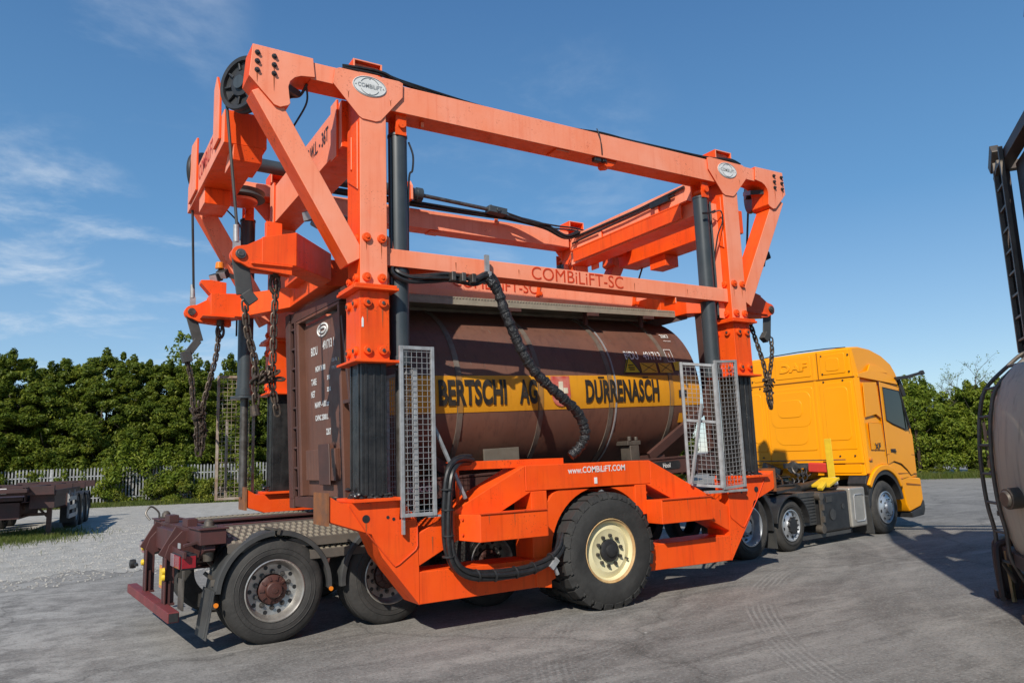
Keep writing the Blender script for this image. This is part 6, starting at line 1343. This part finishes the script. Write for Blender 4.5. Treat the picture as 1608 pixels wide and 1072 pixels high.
def dome_x(y, z):                                      # where the shell's end lies at (y, z)
    r = math.hypot(y + 1.05, z - 1.36)
    for (r0, x0), (r1, x1) in zip(dome[:-1], dome[1:]):
        if r0 <= r <= r1 and r1 > r0: return .45 + x0 + (x1 - x0) * (r - r0) / (r1 - r0)
    return .75
m = MB(); y0 = -.85
lad = [(1.25, 2.70), (1.0, 2.69), (.66, 2.64), (.44, 2.48)] + [(max(.02, dome_x(y0, max(.62, z)) - .035), z) for z in (2.25, 2.0, 1.75, 1.5, 1.25, 1.0, .75)] + [(.14, .50), (.26, .22)]
for s_ in (-.14, .14): m.tube(smooth([(x - (.06 if s_ > 0 else 0), y0 + s_, z) for x, z in lad], 5), .021, 8)
Q = smooth([(x, y0, z) for x, z in lad], 5); acc = 0
for p, q in zip(Q[:-1], Q[1:]):
    acc += (q - p).length
    if acc > .27: acc = 0; m.cyl((q.x, y0 - .14, q.z), (q.x - .06, y0 + .14, q.z), .016, .016, 8)
m.build('guard_ladder', TUBE, S)
m = MB()
for k in range(5): 
    z = 2.2 - k * .42; x = dome_x(y0, min(2.4, z)); m.bar((x - .05, y0 + .0, z), (x + .02, y0 + .0, z), .03, .05)
each(m, 'ladder_bracket', TUBE, S, .004)
m = MB(lambda x, y, z: (x + .16, y - .02, z)); P = [(.14, -.15, .62), (-.02, -.28, .60), (-.06, -.34, .48), (-.06, -.42, .12), (-.05, -.50, .06)]; m.tube(smooth(P, 4), .035, 8); m.tube(smooth([(.10, -.75, .66), (-.08, -.78, .62), (-.12, -.82, .5), (-.12, -.86, .10)], 4), .035, 8)
m.tube([(-.06, -.36, .42), (-.12, -.84, .44)], .028, 8); m.tube([(-.05, -.45, .08), (-.12, -.86, .08)], .03, 8); m.tube(smooth([(.1, -.15, .62), (-.02, -.45, .64), (-.08, -.78, .62)], 4), .028, 8); m.build('bumper_frame', DKBROWN, S)
m = MB()
for y in (-.35, -1.75): m.box(.12, .30, y - .06, y + .06, .02, .60); m.box(5.2, 5.4, y - .06, y + .06, .02, .60)
m.box(.28, .40, -1.7, -.5, .06, .30); m.bar((.30, -.50, .10), (.62, -.45, .85), .07, .09); m.bar((.30, -1.2, .10), (.62, -1.2, .6), .07, .09); m.box(.05, 5.6, -.42, -.28, 0, .08); m.box(.05, 5.6, -1.82, -1.68, 0, .08); m.box(.16, 5.4, -1.7, -.4, .42, .56); m.build('support_frame', DKBROWN, S, .008)
m = MB(); P = []
for y, z, w, h in ((-.40, 2.02, .16, .12), (-.48, 1.75, .12, .13), (-.46, 1.30, .12, .1), (-.5, 1.1, .12, .1), (-.5, .85, .12, .08)):
    vs = [(dome_x(y + a, z + b) - .004, y + a, z + b) for a, b in ((-w / 2, -h / 2), (w / 2, -h / 2), (w / 2, h / 2), (-w / 2, h / 2))]; m.add(vs, [(0, 1, 2, 3)])
m.build('faded_placard', mat('faded placard', (.18, .15, .15), (.24, .21, .2), 14, .6), sh_, flat=True)
PS = tag(MB().bar((8.72, 4.34, .01), (8.80, 4.40, .52), .05, .03, (0, 1, 0)).build('timber_batten', WOOD, None, .004), 'pale timber batten propped upright against the silver tank frame', 'batten')

# ================================================================ parked chassis by the fence
PK = thing('parked_chassis', 'empty maroon container chassis parked at the hedge, black mudguards in a row', 'trailer', (-.95, 23.6, 0), (0, 0, rad(-8)))
# local: y runs away along the chassis, x across it
m = MB()
for x in (-.95, .30): m.box(x - .07, x + .07, 0, 9.5, .98, 1.0); m.box(x - .07, x + .07, 0, 9.5, 1.36, 1.38); m.box(x - .012, x + .012, 0, 9.5, 1.001, 1.359)
m.box(-1.55, .95, .05, .22, 1.16, 1.39); m.box(-1.55, .95, 3.4, 3.55, 1.18, 1.385); m.box(-1.55, .95, 6.4, 6.55, 1.18, 1.385); m.box(-1.55, .95, 9.4, 9.6, 1.18, 1.41)
m.box(-1.0, .4, -.35, .05, 1.24, 1.34); m.bar((.95, .2, 1.2), (.95, 5.0, 1.2), .05, .14)
m.box(-.88, .23, .2, 9.0, 1.02, 1.12); m.box(-1.5, -1.02, .3, 2.6, .78, 1.14); m.box(.37, .94, .25, 2.3, .80, 1.16); m.box(-.8, .15, .3, 3.0, .55, .98); m.box(-1.5, .94, 2.9, 3.3, .7, 1.15)
m.build('chassis_frame', mat('dark maroon chassis', (.060, .020, .018), (.035, .017, .015), 4, .6), PK, .006)
m = MB(); m.box(-.45, -.12, .035, .049, 1.22, 1.36); m.build('number_board', WHITE, PK)
m = MB()
for x in (-1.30, .72): m.box(x - .06, x + .06, 1.0, 1.12, .12, 1.0); m.box(x - .14, x + .14, .95, 1.17, .02, .12); m.bar((x, 1.06, .5), (x - .5 if x > 0 else x + .5, 1.06, 1.05), .05, .06)
m.bar((-1.3, 1.06, .62), (.72, 1.06, .62), .06, .08); m.bar((-.5, 1.0, 1.05), (.2, .6, .6), .05, .05); m.box(-.8, -.3, .7, 1.3, .7, 1.0); m.cyl((-.2, .8, .85), (.2, .8, .85), .09, .09, 12); m.build('landing_leg', BROWN2, PK, .006)
for k in range(3):
    y = 4.6 + k * 1.35
    for x, f in ((.98, -1), (-1.55, 1)):
        t = MB(); t.lathe([(.28, x + f * .05), (.33, x), (.46, x), (.5, x + f * .05), (.5, x + f * .33), (.46, x + f * .37), (.28, x + f * .35)], (0, y, .5), (1, 0, 0), 40); t.build('tyre', RUBBER, PK)
        t = MB(); t.lathe([(.29, x + f * .03), (.27, x + f * .08), (.14, x + f * .12), (.12, x + f * .02), (.001, x + f * .01)], (0, y, .5), (1, 0, 0), 28); t.build('rim', ALLOY, PK)
    t = MB(); o_ = [(y + .58 * math.cos(rad(a)), .5 + .58 * math.sin(rad(a))) for a in range(-5, 186, 10)]; i_ = [(y + .555 * math.cos(rad(a)), .5 + .555 * math.sin(rad(a))) for a in range(185, -6, -10)]
    t.prism(o_ + i_, .58, 1.0, 'x'); t.build('mudguard', PLASTIC, PK)
    t = MB(); t.box(.58, 1.0, y - .66, y - .60, .2, 1.0); t.build('mud_flap', PLASTIC, PK, .01)
m = MB()
for z in (.45, .70, .95): m.bar((1.0, 2.5, z), (1.0, 3.95, z), .03, .12)
m.box(.94, .99, 2.6, 2.68, .4, 1.2); m.box(.94, .99, 3.7, 3.78, .4, 1.2); m.build('side_guard', GALV, PK)
# ---- parked flat trailer beyond the carrier
PF = thing('parked_flatbed', 'low maroon flat trailer parked beyond the carrier near the fence', 'trailer', (13.6, 27.5, 0), (0, 0, rad(-6)))
m = MB(); m.box(-4.2, 6.5, 0, 2.4, 1.05, 1.32); m.box(-4.2, 6.5, -.01, 0, 1.32, 1.36); m.build('deck', MAROON, PF, .01)
for l in (-3.0, -1.7, 4.6, 5.8):
    t = MB(); t.lathe([(.28, .05), (.33, 0), (.46, 0), (.5, .05), (.5, .33), (.28, .35)], (l, 0, .5), (0, 1, 0), 36); t.build('tyre', RUBBER, PF); t = MB(); t.lathe([(.29, .03), (.2, .1), (.001, .05)], (l, 0, .5), (0, 1, 0), 24); t.build('rim', WHITE, PF)
m = MB(); m.box(-4.28, -4.2, .1, 2.3, .7, 1.6); m.build('headboard', RED, PF, .02)
